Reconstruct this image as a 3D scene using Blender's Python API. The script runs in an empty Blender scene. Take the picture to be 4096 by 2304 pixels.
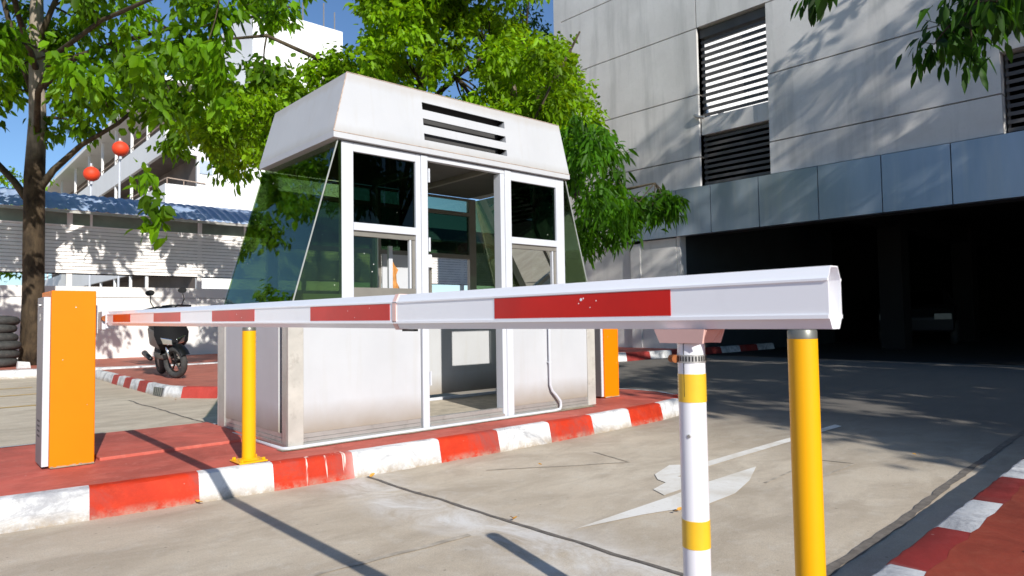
import bpy, math, random
import numpy as np
from mathutils import Vector, Matrix

S = bpy.context.scene
COL = S.collection
# ---------------------------------------------------------------- camera
YAW, PITCH, ROLL = math.radians(48.147), math.radians(2.6456), math.radians(.895)
f = Vector((math.cos(YAW)*math.cos(PITCH), math.sin(YAW)*math.cos(PITCH), math.sin(PITCH)))
r = Vector((math.sin(YAW), -math.cos(YAW), 0)); u = r.cross(f)
r2 = math.cos(ROLL)*r - math.sin(ROLL)*u; u2 = math.sin(ROLL)*r + math.cos(ROLL)*u
cd = bpy.data.cameras.new('camera'); cam = bpy.data.objects.new('camera', cd); COL.objects.link(cam)
M = Matrix((r2, u2, -f)).transposed().to_4x4(); M.translation = Vector((0, 0, 1.0)); cam.matrix_world = M
cd.sensor_width = 36; cd.lens = 2716.5/4096*36; cd.clip_start = .05; cd.clip_end = 3000
cd.dof.use_dof = True; cd.dof.focus_distance = 2.3; cd.dof.aperture_fstop = 9
S.camera = cam
# ---------------------------------------------------------------- light
SUN = Vector((-.44, -1.76, 1.0)).normalized()
el = math.asin(SUN.z); az = math.atan2(SUN.x, SUN.y)
w = bpy.data.worlds.new('World'); S.world = w; w.use_nodes = True
nt = w.node_tree; nt.nodes.clear()
sky = nt.nodes.new('ShaderNodeTexSky'); sky.sky_type = 'NISHITA'; sky.sun_disc = False
sky.sun_elevation = el; sky.sun_rotation = az; sky.air_density = 1.0; sky.dust_density = .05; sky.ozone_density = 6.0
bg = nt.nodes.new('ShaderNodeBackground'); bg.inputs[1].default_value = .115
wo = nt.nodes.new('ShaderNodeOutputWorld')
nt.links.new(sky.outputs[0], bg.inputs[0]); nt.links.new(bg.outputs[0], wo.inputs[0])
sl = bpy.data.lights.new('sun', 'SUN'); sl.energy = 4.8; sl.angle = math.radians(.5); sl.color = (1, .955, .88)
so = bpy.data.objects.new('sun', sl); COL.objects.link(so)
so.rotation_euler = SUN.to_track_quat('Z', 'Y').to_euler(); so.location = (0, 0, 30)
S.view_settings.view_transform = 'Standard'; S.view_settings.look = 'None'
S.view_settings.exposure = .15; S.view_settings.gamma = 1
S.cycles.max_bounces = 8; S.cycles.transparent_max_bounces = 16

random.seed(7); rng = np.random.default_rng(7)
# ---------------------------------------------------------------- helpers
class MB:
    def __init__(s): s.v = []; s.f = []; s.m = []
    def add(s, vs, fs, m=0):
        b = len(s.v); s.v += [tuple(map(float, q)) for q in vs]
        for q in fs: s.f.append([b+i for i in q]); s.m.append(m)
        return s
    def box(s, x0, x1, y0, y1, z0, z1, m=0):
        return s.add([(x0,y0,z0),(x1,y0,z0),(x1,y1,z0),(x0,y1,z0),(x0,y0,z1),(x1,y0,z1),(x1,y1,z1),(x0,y1,z1)],
            [(0,3,2,1),(4,5,6,7),(0,1,5,4),(1,2,6,5),(2,3,7,6),(3,0,4,7)], m)
    def hexa(s, p, m=0):   # 8 points, bottom 4 ccw, top 4 ccw
        return s.add(p, [(0,3,2,1),(4,5,6,7),(0,1,5,4),(1,2,6,5),(2,3,7,6),(3,0,4,7)], m)
    def prism(s, poly, a, b, axis, m=0, cap=True):  # poly of 2d points, extruded along axis a..b
        n = len(poly)
        def P(q, t):
            return {'x': (t, q[0], q[1]), 'y': (q[0], t, q[1]), 'z': (q[0], q[1], t)}[axis]
        vs = [P(q, a) for q in poly] + [P(q, b) for q in poly]
        fs = [(i, (i+1) % n, n+(i+1) % n, n+i) for i in range(n)]
        if cap: fs += [tuple(range(n))[::-1], tuple(range(n, 2*n))]
        return s.add(vs, fs, m)
    def tube(s, pts, rad, n=8, m=0, cap=True):
        pts = [Vector(p) for p in pts]; k = len(pts)
        if not hasattr(rad, '__len__'): rad = [rad]*k
        vs = []; up = None
        for i, p in enumerate(pts):
            d = (pts[min(i+1, k-1)] - pts[max(i-1, 0)]).normalized()
            if up is None:
                a = Vector((0, 0, 1)) if abs(d.z) < .9 else Vector((1, 0, 0))
                up = (a - d*a.dot(d)).normalized()
            else: up = (up - d*up.dot(d)).normalized()
            sd = d.cross(up)
            for j in range(n):
                t = 2*math.pi*j/n
                vs.append(p + (up*math.cos(t) + sd*math.sin(t))*rad[i])
        fs = [(i*n+j, i*n+(j+1) % n, (i+1)*n+(j+1) % n, (i+1)*n+j) for i in range(k-1) for j in range(n)]
        if cap: fs += [tuple(range(n))[::-1], tuple(range((k-1)*n, k*n))]
        return s.add(vs, fs, m)
    def cyl(s, p, q, rad, n=16, m=0): return s.tube([p, q], rad, n, m)
    def ring(s, c, ax, R, rr, n=28, k=10, m=0, sq=1.0):   # torus
        ax = Vector(ax).normalized(); a = Vector((0, 0, 1)) if abs(ax.z) < .9 else Vector((1, 0, 0))
        e1 = ax.cross(a).normalized(); e2 = ax.cross(e1); c = Vector(c); vs = []
        for i in range(n):
            t = 2*math.pi*i/n; d = e1*math.cos(t) + e2*math.sin(t)
            for j in range(k):
                q = 2*math.pi*j/k
                vs.append(c + d*(R + rr*math.cos(q)) + ax*(rr*sq*math.sin(q)))
        fs = [(i*k+j, ((i+1) % n)*k+j, ((i+1) % n)*k+(j+1) % k, i*k+(j+1) % k) for i in range(n) for j in range(k)]
        return s.add(vs, fs, m)
    def lathe(s, c, prof, n=20, m=0):     # vertical axis, prof [(r,z)]
        k = len(prof); vs = [(c[0]+pr*math.cos(2*math.pi*j/n), c[1]+pr*math.sin(2*math.pi*j/n), c[2]+pz) for pr, pz in prof for j in range(n)]
        fs = [(i*n+j, i*n+(j+1) % n, (i+1)*n+(j+1) % n, (i+1)*n+j) for i in range(k-1) for j in range(n)]
        fs += [tuple(range(n))[::-1], tuple(range((k-1)*n, k*n))]
        return s.add(vs, fs, m)
    def build(s, name, mats, parent=None, smooth=False, bevel=0):
        me = bpy.data.meshes.new(name); me.from_pydata(s.v, [], s.f)
        for q in (mats if isinstance(mats, (list, tuple)) else [mats]): me.materials.append(q)
        me.polygons.foreach_set('material_index', s.m)
        if smooth: me.polygons.foreach_set('use_smooth', [True]*len(s.f))
        me.update()
        o = bpy.data.objects.new(name, me); COL.objects.link(o)
        if smooth == 'auto':
            try: me.set_sharp_from_angle(angle=math.radians(35))
            except Exception: pass
        if parent is not None:
            o.parent = parent; o.location = -world_loc(parent)
        if bevel:
            b = o.modifiers.new('bevel', 'BEVEL'); b.width = bevel; b.segments = 2; b.limit_method = 'ANGLE'
        return o
def world_loc(o):
    l = o.location.copy()
    while o.parent: o = o.parent; l += o.location
    return l
def tag(o, label=None, cat=None, group=None, kind=None):
    if label: o['label'] = label
    if cat: o['category'] = cat
    if group: o['group'] = group
    if kind: o['kind'] = kind
    return o
def thing(name, loc, label, cat, group=None):
    o = bpy.data.objects.new(name, None); COL.objects.link(o); o.location = loc; o.empty_display_size = .1
    return tag(o, label, cat, group)

# ---------------------------------------------------------------- materials
class N:
    def __init__(s, name):
        s.m = bpy.data.materials.new(name); s.m.use_nodes = True; s.t = s.m.node_tree
        s.b = s.t.nodes['Principled BSDF']; s.o = s.t.nodes['Material Output']
        s.co = s.t.nodes.new('ShaderNodeNewGeometry').outputs['Position']
    def n(s, t, **k):
        q = s.t.nodes.new(t)
        for a, b in k.items(): setattr(q, a, b)
        return q
    def l(s, a, b): s.t.links.new(a, b)
    def pos(s, scale=(1, 1, 1)):
        q = s.n('ShaderNodeMapping'); q.inputs['Scale'].default_value = scale; s.l(s.co, q.inputs[0]); return q.outputs[0]
    def noise(s, sc, det=4, rough=.6, scale=(1, 1, 1), dist=0):
        q = s.n('ShaderNodeTexNoise'); q.inputs['Scale'].default_value = sc; q.inputs['Detail'].default_value = det
        q.inputs['Roughness'].default_value = rough; q.inputs['Distortion'].default_value = dist
        s.l(s.pos(scale), q.inputs[0]); return q.outputs[0]
    def ramp(s, x, stops):
        q = s.n('ShaderNodeValToRGB'); e = q.color_ramp.elements
        while len(e) < len(stops): e.new(.5)
        for i, (p, c) in enumerate(stops):
            e[i].position = p; e[i].color = (c, c, c, 1) if isinstance(c, (int, float)) else (*c, 1)
        s.l(x, q.inputs[0]); return q.outputs[0]
    def mix(s, fac, a, b, mode='MIX'):
        q = s.n('ShaderNodeMix', data_type='RGBA', blend_type=mode)
        for i, v in ((0, fac), (6, a), (7, b)):
            if hasattr(v, 'links'): s.l(v, q.inputs[i])
            elif isinstance(v, (int, float)): q.inputs[i].default_value = v
            else: q.inputs[i].default_value = (*v, 1)
        return q.outputs[2]
    def math(s, op, a, b=0, c=None):
        q = s.n('ShaderNodeMath', operation=op)
        for i, v in enumerate((a, b) if c is None else (a, b, c)):
            if hasattr(v, 'links'): s.l(v, q.inputs[i])
            else: q.inputs[i].default_value = v
        return q.outputs[0]
    def xyz(s):
        q = s.n('ShaderNodeSeparateXYZ'); s.l(s.co, q.inputs[0]); return q.outputs
    def col(s, c):
        if hasattr(c, 'links'): s.l(c, s.b.inputs['Base Color'])
        else: s.b.inputs['Base Color'].default_value = (*c, 1)
        return s
    def setp(s, rough=.6, metal=0, spec=.5, coat=0):
        if hasattr(rough, 'links'): s.l(rough, s.b.inputs['Roughness'])
        else: s.b.inputs['Roughness'].default_value = rough
        s.b.inputs['Metallic'].default_value = metal; s.b.inputs['Specular IOR Level'].default_value = spec
        s.b.inputs['Coat Weight'].default_value = coat; s.b.inputs['Coat Roughness'].default_value = .08
        return s
    def bump(s, h, st=.2, d=.01):
        q = s.n('ShaderNodeBump'); q.inputs['Strength'].default_value = st; q.inputs['Distance'].default_value = d
        s.l(h, q.inputs['Height']); s.l(q.outputs[0], s.b.inputs['Normal']); return s

def paint(name, c, rough=.4, var=.08, sc=6, coat=0, dirt=0, metal=0, spec=.5, bump=0):
    m = N(name); a = m.noise(sc, 5)
    cc = m.mix(m.ramp(a, [(.35, 0), (.7, 1)]), tuple(x*(1-var) for x in c), tuple(min(1, x*(1+var)) for x in c))
    if dirt:
        d = m.ramp(m.noise(sc*2.3, 6, .7, dist=.4), [(.55, 0), (.75, dirt)])
        cc = m.mix(d, cc, (.16, .13, .1))
    m.col(cc).setp(rough, metal, spec, coat)
    if bump: m.bump(m.noise(sc*12, 3), bump, .004)
    return m.m

def concrete_ground():
    m = N('concrete_paving'); x, y, z = m.xyz()
    big = m.noise(.55, 4, .6, (1, 1, 1)); mid = m.noise(2.6, 6, .65, (.6, 1.3, 1), .6); fine = m.noise(38, 4, .7); fine2 = m.noise(9, 5, .7)
    c = m.mix(m.ramp(big, [(.35, 0), (.68, 1)]), (.575, .485, .37), (.70, .615, .49))
    c = m.mix(m.math('MULTIPLY', m.ramp(mid, [(.42, 0), (.62, 1)]), .75), c, (.45, .375, .285))
    c = m.mix(m.math('MULTIPLY', m.ramp(fine, [(.3, 1), (.5, 0)]), .2), c, (.30, .26, .21))
    c = m.mix(m.math('MULTIPLY', m.ramp(fine2, [(.52, 0), (.72, 1)]), .35), c, (.74, .70, .62))
    c = m.mix(m.math('MULTIPLY', m.ramp(m.noise(150, 3, .8), [(.40, 1), (.56, 0)]), .30), c, (.24, .21, .17))
    c = m.mix(m.math('MULTIPLY', m.ramp(m.noise(95, 4, .8), [(.58, 0), (.72, 1)]), .30), c, (.80, .76, .70))
    tr_ = m.ramp(m.math('ABSOLUTE', m.math('SUBTRACT', m.math('ABSOLUTE', m.math('SUBTRACT', y, 2.55)), .72)), [(.05, 1), (.32, 0)])
    c = m.mix(m.math('MULTIPLY', m.math('MULTIPLY', tr_, m.ramp(m.noise(1.4, 6, .7, (.35, 1, 1), .5), [(.42, 0), (.62, 1)])), .25), c, (.34, .28, .21))
    # pits and little dark spots
    v = m.n('ShaderNodeTexVoronoi'); v.inputs['Scale'].default_value = 7; m.l(m.pos(), v.inputs[0])
    c = m.mix(m.math('MULTIPLY', m.ramp(v.outputs[0], [(.03, 1), (.055, 0)]), .55), c, (.14, .12, .1))
    # white lime stain beside the joint at x = 2.25 on the near lane
    dx = m.math('ABSOLUTE', m.math('SUBTRACT', x, m.math('ADD', 2.17, m.math('MULTIPLY', m.math('SUBTRACT', m.noise(1.1, 4), .5), .9))))
    st = m.ramp(dx, [(.03, 1), (.38, 0)])
    lane = m.math('MULTIPLY', m.math('LESS_THAN', y, 4.1), m.math('GREATER_THAN', y, 1.0))
    st = m.math('MULTIPLY', m.math('MULTIPLY', st, lane), m.ramp(m.noise(3.5, 8, .75, (1, .7, 1), 1.0), [(.38, 0), (.62, 1)]))
    c = m.mix(m.math('MULTIPLY', st, .72), c, (.84, .83, .81))
    # dirt beside the island kerb
    ky = m.ramp(m.math('ABSOLUTE', m.math('SUBTRACT', y, 3.93)), [(.0, 1), (.22, 0)])
    c = m.mix(m.math('MULTIPLY', ky, .35), c, (.36, .29, .21))
    # tree shade over the drive by the garage, put into the colour
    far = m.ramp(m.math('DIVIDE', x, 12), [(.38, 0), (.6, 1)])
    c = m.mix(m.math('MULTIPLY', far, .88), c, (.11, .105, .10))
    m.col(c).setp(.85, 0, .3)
    m.bump(m.math('ADD', m.noise(60, 4), m.math('MULTIPLY', mid, .6)), .25, .006)
    return m.m

def red_paint(name, c, chip=.55, drip=False):
    m = N(name)
    a = m.noise(1.3, 8, .72, dist=1.0); b = m.noise(9, 8, .8, dist=.6)
    cc = m.mix(m.ramp(a, [(.36, 0), (.62, 1)]), tuple(q*.62 for q in c), c)
    cc = m.mix(m.math('MULTIPLY', m.ramp(b, [(.5, 0), (.72, 1)]), .6), cc, (min(1, c[0]*1.05), c[1]*1.6, c[2]*1.7))
    v = m.n('ShaderNodeTexVoronoi'); v.inputs['Scale'].default_value = 9; m.l(m.pos(), v.inputs[0])
    cc = m.mix(m.math('MULTIPLY', m.ramp(v.outputs[0], [(.035, 1), (.06, 0)]), chip), cc, (.75, .62, .55))
    cc = m.mix(m.ramp(m.noise(30, 5, .8), [(.68, 0), (.78, chip)]), cc, (.45, .38, .32))
    if drip:     # white lime drips and dull scuffed patches
        x, y, z = m.xyz()
        cc = m.mix(m.ramp(m.noise(1.7, 7, .75, dist=1.0), [(.48, 0), (.66, .75)]), cc, (.26, .07, .06))
        msk = m.math('MULTIPLY', m.ramp(m.math('ABSOLUTE', m.math('SUBTRACT', x, 2.0)), [(.18, 1), (.34, 0)]), m.math('LESS_THAN', y, 4.2))
        st = m.ramp(m.noise(5, 3, .5, (5.0, 1, .55), .5), [(.60, 0), (.635, 1)])
        cc = m.mix(m.math('MULTIPLY', m.math('MULTIPLY', msk, st), .8), cc, (.80, .66, .58))
        f2 = m.math('MULTIPLY', m.ramp(m.math('ABSOLUTE', m.math('SUBTRACT', x, m.math('ADD', 2.24, m.math('MULTIPLY', m.noise(7, 5), .12)))), [(.05, 1), (.2, 0)]), m.math('LESS_THAN', y, 4.2))
        cc = m.mix(m.math('MULTIPLY', f2, .7), cc, (.70, .62, .58))
        low = m.math('MULTIPLY', m.ramp(z, [(.0, 1), (.05, 0)]), m.ramp(m.noise(10, 6, .8), [(.4, 0), (.6, .8)]))
        cc = m.mix(low, cc, (.38, .30, .23))
    m.col(cc).setp(.7, 0, .3).bump(m.noise(45, 4), .25, .006)
    return m.m
def white_kerb(name, k=1):
    m = N(name); x, y, z = m.xyz()
    a = m.noise(2.3, 9, .78, dist=1.2)
    cc = m.mix(m.ramp(a, [(.46, 0), (.62, .85*k)]), (.72, .72, .715), (.26, .26, .28))
    cc = m.mix(m.ramp(m.noise(16, 6, .8), [(.56, 0), (.72, .6)]), cc, (.46, .42, .37))
    if k == 1:   # the first block by the barrier is scraped
        msk = m.math('MULTIPLY', m.ramp(m.math('ABSOLUTE', m.math('SUBTRACT', x, .38)), [(.2, 1), (.42, 0)]), m.math('LESS_THAN', y, 4.3))
        cc = m.mix(m.math('MULTIPLY', msk, m.ramp(m.noise(5, 9, .8, (1, 1, 1.6), 1.5), [(.42, 0), (.6, .8)])), cc, (.30, .30, .32))
    low = m.math('MULTIPLY', m.ramp(z, [(.0, 1), (.07, 0)]), m.ramp(m.noise(9, 7, .85), [(.35, 0), (.55, 1)]))
    cc = m.mix(low, cc, (.38, .31, .23))
    m.col(cc).setp(.75, 0, .3).bump(m.noise(25, 6), .4, .01)
    return m.m

MT = {}
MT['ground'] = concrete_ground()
MT['slab_red'] = red_paint('worn_red_paint', (.62, .14, .10), .4)
MT['kerb_red'] = red_paint('kerb_red_paint', (.58, .034, .007), .45, True)
MT['kerb_red_dull'] = red_paint('dull_kerb_red_paint', (.34, .035, .03), .3, True)
MT['kerb_white'] = white_kerb('kerb_white_paint')
MT['orange'] = paint('orange_powder_coat', (.84, .215, .0), .5, .03, 3, coat=.0, spec=.2)
MT['galv'] = paint('grey_steel_door', (.19, .185, .19), .5, .06, 3)
MT['alu_white'] = paint('white_aluminium', (.60, .62, .66), .35, .03, 4, coat=.1)
MT['boom_white'] = paint('boom_white_coat', (.93, .94, .97), .25, .02, 3, coat=.35, dirt=.05)
MT['refl_red'] = paint('red_reflective_tape', (.62, .008, .004), .35, .12, 5, coat=.15, spec=.25)
MT['black'] = paint('black_plastic', (.005, .005, .006), .35, .1, 5)
MT['rubber'] = paint('tyre_rubber', (.045, .045, .043), .8, .3, 12, dirt=.5, bump=.3)
MT['rubber_black'] = paint('matt_black', (.006, .006, .007), .75, .1, 5, spec=.2)
MT['chrome'] = paint('bright_metal', (.8, .8, .8), .12, .02, 4, metal=1)
MT['alu'] = paint('worn_aluminium', (.50, .49, .46), .42, .08, 6, metal=.55, dirt=.35)
MT['yellow'] = paint('yellow_post_paint', (.86, .42, .003), .4, .03, 4, coat=.1, spec=.3)
MT['pvc'] = paint('white_pvc', (.82, .83, .86), .28, .02, 5, coat=.3)
MT['pink'] = paint('faded_pink_plastic', (.82, .54, .48), .5, .06, 8)
MT['rust'] = paint('rusty_steel', (.32, .10, .025), .7, .4, 40, metal=.3)
MT['band_yellow'] = paint('faded_yellow_tape', (.86, .52, .03), .3, .12, 9, coat=.3)
MT['lantern'] = paint('red_lantern_fabric', (.85, .06, .012), .6, .05, 2)
MT['cap_grey'] = paint('grey_cap', (.22, .22, .19), .4, .1, 8, metal=.5)
MT['dark_int'] = paint('dark_interior', (.06, .06, .062), .8, .2, 2)
MT['garage_int'] = paint('garage_shade_black', (.007, .007, .007), .85, .3, .8)  # near-black colour carries the gloom of the unlit interior
MT['bark'] = None
def bark(name, c1, c2, sc=7, pale=None):
    m = N(name); a = m.noise(sc, 7, .7, (1, 1, .35), .6); p = m.noise(2.2, 4, .6)
    cc = m.mix(m.ramp(a, [(.35, 0), (.65, 1)]), c1, c2)
    cc = m.mix(m.ramp(p, [(.45, 0), (.7, .7)]), cc, tuple(min(1, q*1.5) for q in c2))
    if pale: cc = m.mix(m.math('MULTIPLY', m.ramp(m.math('DIVIDE', m.math('ADD', m.xyz()[2], p), 10), [(.50, 0), (.60, 1)]), .85), cc, m.mix(m.ramp(a, [(.35, 0), (.65, 1)]), tuple(q*.5 for q in pale), pale))
    m.col(cc).setp(.9, 0, .2).bump(a, .8, .03); return m.m
MT['bark'] = bark('shaded_mottled_bark', (.02, .015, .011), (.085, .06, .036), 7, (.50, .42, .34))  # dark tones lowered to carry the tree shade on the trunk
MT['twig'] = bark('dark_twig_bark', (.03, .024, .016), (.09, .07, .045))
MT['bark_pale'] = bark('pale_bark', (.13, .105, .08), (.36, .31, .25), 9)

def booth_white(name='booth_white_panel'):
    # white laminate; dirt that has run down under the roof fold and splashed up from the ground
    m = N(name); x, y, z = m.xyz()
    base = m.mix(m.ramp(m.noise(1.6, 5, .6), [(.35, 0), (.7, 1)]), (.50, .51, .53), (.55, .56, .58))
    streak = m.noise(5, 5, .6, (3, 3, .22), .2)
    low = m.math('MULTIPLY', m.ramp(m.math('ADD', z, m.math('MULTIPLY', m.noise(4, 4), .10)), [(.27, 1), (.50, 0)]), .9)
    c = m.mix(low, base, (.27, .215, .15))
    zr = m.math('SUBTRACT', z, 2.355)
    fold = m.math('MULTIPLY', m.ramp(m.math('ADD', zr, m.math('MULTIPLY', streak, .08)), [(.035, 1), (.12, 0)]), m.math('GREATER_THAN', z, 2.3625))
    c = m.mix(m.math('MULTIPLY', fold, .6), c, (.38, .36, .32))
    top = m.math('MULTIPLY', m.ramp(m.math('SUBTRACT', 2.83, m.math('ADD', z, m.math('MULTIPLY', streak, .07))), [(-.06, 1), (.05, 0)]), .4)
    c = m.mix(m.math('MULTIPLY', top, m.math('GREATER_THAN', z, 2.7)), c, (.42, .38, .33))
    st = m.math('MULTIPLY', m.ramp(streak, [(.55, 0), (.75, 1)]), .16)
    c = m.mix(st, c, (.40, .36, .28))
    m.col(c).setp(.5, 0, .4); m.bump(m.noise(2, 3), .12, .01); return m.m
MT['booth'] = booth_white()
MT['booth_side'] = MT['booth']
MT['post_stained'] = paint('stained_white_post', (.50, .475, .43), .5, .14, 5, dirt=.45)

def glass(name, tint, refl=1.0, rough=0.0, spots=False):
    m = N(name); m.t.nodes.remove(m.b)
    tr = m.n('ShaderNodeBsdfTransparent'); tr.inputs[0].default_value = (*tint, 1)
    gl = m.n('ShaderNodeBsdfGlossy'); gl.inputs['Roughness'].default_value = rough; gl.inputs[0].default_value = (.9, .95, .95, 1)
    fr = m.n('ShaderNodeFresnel'); fr.inputs[0].default_value = 1.55
    fac = m.math('MULTIPLY', fr.outputs[0], refl)
    mx = m.n('ShaderNodeMixShader'); m.l(fac, mx.inputs[0]); m.l(tr.outputs[0], mx.inputs[1]); m.l(gl.outputs[0], mx.inputs[2])
    out = mx.outputs[0]
    if spots:
        v = m.n('ShaderNodeTexVoronoi'); v.inputs['Scale'].default_value = 11; m.l(m.pos(), v.inputs[0])
        k = m.math('MULTIPLY', m.ramp(v.outputs[0], [(.035, 1), (.05, 0)]), m.ramp(m.noise(1.7, 2), [(.5, 0), (.56, 1)]))
        df = m.n('ShaderNodeBsdfDiffuse'); df.inputs[0].default_value = (.8, .8, .75, 1)
        m2 = m.n('ShaderNodeMixShader'); m.l(k, m2.inputs[0]); m.l(out, m2.inputs[1]); m.l(df.outputs[0], m2.inputs[2]); out = m2.outputs[0]
    m.l(out, m.o.inputs[0]); return m.m
MT['glass_dark'] = glass('dark_tinted_glass', (.15, .23, .165), .35, 0, True)
MT['glass_side'] = glass('green_tinted_glass', (.46, .54, .37), .7, 0, True)
MT['glass_clear'] = glass('clear_glass', (.62, .72, .62), 1.0)

def leafmat(name, c, tr, k=.38, var=.35, dark=.28):
    m = N(name)
    at = m.n('ShaderNodeAttribute'); at.attribute_name = 'rnd'; rv = at.outputs['Fac']
    c1 = m.mix(rv, tuple(q*dark for q in c), tuple(min(1, q*(1+var)) for q in c))
    m.col(c1).setp(.5, 0, .22)
    tl = m.n('ShaderNodeBsdfTranslucent'); m.l(m.mix(rv, tuple(q*dark for q in tr), tuple(min(1, q*(1+var)) for q in tr)), tl.inputs[0])
    mx = m.n('ShaderNodeMixShader'); mx.inputs[0].default_value = k
    m.l(m.b.outputs[0], mx.inputs[1]); m.l(tl.outputs[0], mx.inputs[2]); m.l(mx.outputs[0], m.o.inputs[0])
    return m.m
MT['leaf_a'] = leafmat('broad_green_leaf', (.11, .25, .005), (.40, .66, .006))
MT['leaf_b'] = leafmat('fine_green_leaf', (.19, .37, .005), (.54, .88, .008))
MT['leaf_c'] = leafmat('long_drooping_leaf', (.06, .18, .006), (.22, .52, .006))
MT['leaf_d'] = leafmat('dark_green_leaf', (.03, .09, .008), (.08, .22, .008))

# ---------------------------------------------------------------- ground
def gz(x):   # the drive rises a little towards the garage
    t = min(1, max(0, (x-7.0)/4.5)); return .17*t*t*(3-2*t)
g = MB(); xs = [-400, -60, -20, -8, 0, 4, 7] + [7+.45*i for i in range(1, 11)] + [14, 20, 34, 60, 400]; ys = [-400, -60, -20, -5, 0, 5, 10, 20, 60, 400]
for i, x in enumerate(xs):
    for y in ys: g.v.append((x, y, gz(x)))
for i in range(len(xs)-1):
    for j in range(len(ys)-1):
        a = i*len(ys)+j; g.f.append([a, a+len(ys), a+len(ys)+1, a+1]); g.m.append(0)
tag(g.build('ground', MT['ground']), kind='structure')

def jitter_strip(name, pts, wd, mat, z=.004, n=40, amp=.006):
    m = MB(); P = [Vector((*p, 0)) for p in pts]; L = []
    for a, b in zip(P[:-1], P[1:]):
        k = max(2, int((b-a).length*14))
        L += [a.lerp(b, i/k) for i in range(k)]
    L.append(P[-1]); vs = []
    o = 0
    for i, p in enumerate(L):
        d = (L[min(i+1, len(L)-1)] - L[max(i-1, 0)]).normalized(); s_ = Vector((-d.y, d.x, 0))
        o = o*.8 + random.uniform(-amp, amp); q = wd/2*(1+random.uniform(-.22, .22))
        for e in (-1, 1):
            c = p + s_*(o+e*q); vs.append((c.x, c.y, gz(c.x)+z))
    m.add(vs, [(2*i, 2*i+1, 2*i+3, 2*i+2) for i in range(len(L)-1)])
    return tag(m.build(name, mat), kind='structure')
MT['joint'] = paint('dark_joint_filler', (.17, .15, .13), .9, .3, 20, bump=.4)
MT['joint_pale'] = paint('worn_joint', (.47, .41, .33), .9, .25, 14)
jitter_strip('expansion_joint', [(2.247, 3.93), (2.262, 1.25), (2.27, .9)], .024, MT['joint'])
jitter_strip('expansion_joint', [(-1, 1.02), (1.6, 1.10), (2.64, 1.19), (3.63, 1.228), (4.97, 1.328), (6.95, 1.415), (11.5, 1.75)], .042, MT['joint'], amp=.005)
jitter_strip('pavement_crack', [(.7, 2.60), (1.24, 2.572), (1.6, 2.545), (1.98, 2.525)], .030, MT['joint_pale'], amp=.008)
jitter_strip('pavement_crack', [(4.17, 1.90), (4.76, 1.90), (4.71, 2.13), (3.85, 2.06)], .022, MT['joint_pale'], amp=.003)
jitter_strip('pavement_crack', [(2.9, 3.52), (3.75, 3.0), (3.85, 3.42)], .014, MT['joint_pale'], amp=.006)
jitter_strip('pavement_crack', [(2.24, 10.2), (2.30, 7.1), (2.31, 6.2)], .022, MT['joint'], amp=.01)
# painted arrow on the lane (worn white)
def road_paint():
    m = N('worn_road_paint')
    c = m.mix(m.ramp(m.noise(3, 6, .7, dist=.5), [(.42, 0), (.66, .8)]), (.84, .82, .77), (.64, .58, .48))
    c = m.mix(m.math('MULTIPLY', m.ramp(m.noise(40, 5, .8), [(.56, 0), (.7, 1)]), .5), c, (.55, .49, .40))
    m.col(c).setp(.7, 0, .3); return m.m
MT['road_white'] = road_paint()
ar = MB(); zz = .0045
def poly(p, z=zz): ar.add([(a, b, z) for a, b in p], [tuple(range(len(p)))])
poly([(2.383, 2.246), (2.80, 2.165), (2.96, 2.115), (3.16, 2.04), (3.50, 2.055), (3.84, 2.155), (4.219, 2.317), (3.62, 2.31), (3.22, 2.275), (2.80, 2.262)])
poly([(3.254, 2.434), (3.19, 2.31), (3.62, 2.335), (3.62, 2.52), (4.04, 2.545), (6.25, 2.60), (6.30, 2.68), (4.02, 2.63), (3.86, 2.75), (3.57, 2.655), (3.47, 2.56), (3.44, 2.48)])
tag(ar.build('lane_arrow', MT['road_white']), kind='structure')
MT['road_yellow'] = paint('worn_yellow_line', (.62, .40, .12), .8, .25, 8)
yl = MB()
for y0, x0, x1, sl_ in ((13.8, -3, 1.6, -.03), (12.0, -3, 1.9, .06), (10.5, -3, 1.5, 0), (13.0, -3, 1.2, .3)):
    yl.add([(x0, y0, .0045), (x1, y0+sl_*(x1-x0), .0045), (x1, y0+sl_*(x1-x0)+.10, .0045), (x0, y0+.10, .0045)], [(0, 1, 2, 3)])
tag(yl.build('yellow_road_line', MT['road_yellow']), kind='structure')

# ---------------------------------------------------------------- traffic island with striped kerb
front = [(-4, 4.42), (-1.5, 4.30), (-.4, 4.22), (.2, 4.17), (.37, 4.155), (.732, 4.105), (1.256, 4.055), (1.664, 4.005), (2.17, 3.96), (2.835, 3.935), (3.373, 3.925), (3.923, 3.925), (4.451, 3.935), (4.987, 3.955), (5.519, 3.985), (5.98, 4.07), (6.30, 4.30), (6.46, 4.66), (6.47, 5.05), (6.36, 5.42), (6.1, 5.72), (5.7, 5.93), (5.2, 6.02), (4, 6.05), (2, 6.05), (.5, 6.06), (-4, 6.1)]
H = .16
def inset(P, d):
    out = []
    for i, p in enumerate(P):
        a = Vector(P[max(i-1, 0)]); b = Vector(P[min(i+1, len(P)-1)]); t = (b-a).normalized()
        out.append((p[0]-t.y*d, p[1]+t.x*d))
    return out
def resample(P, step):
    out = []
    for a, b in zip(P[:-1], P[1:]):
        a = Vector(a); b = Vector(b); k = max(1, int((b-a).length/step))
        out += [tuple(a.lerp(b, i/k)) for i in range(k)]
    return out + [P[-1]]
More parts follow.
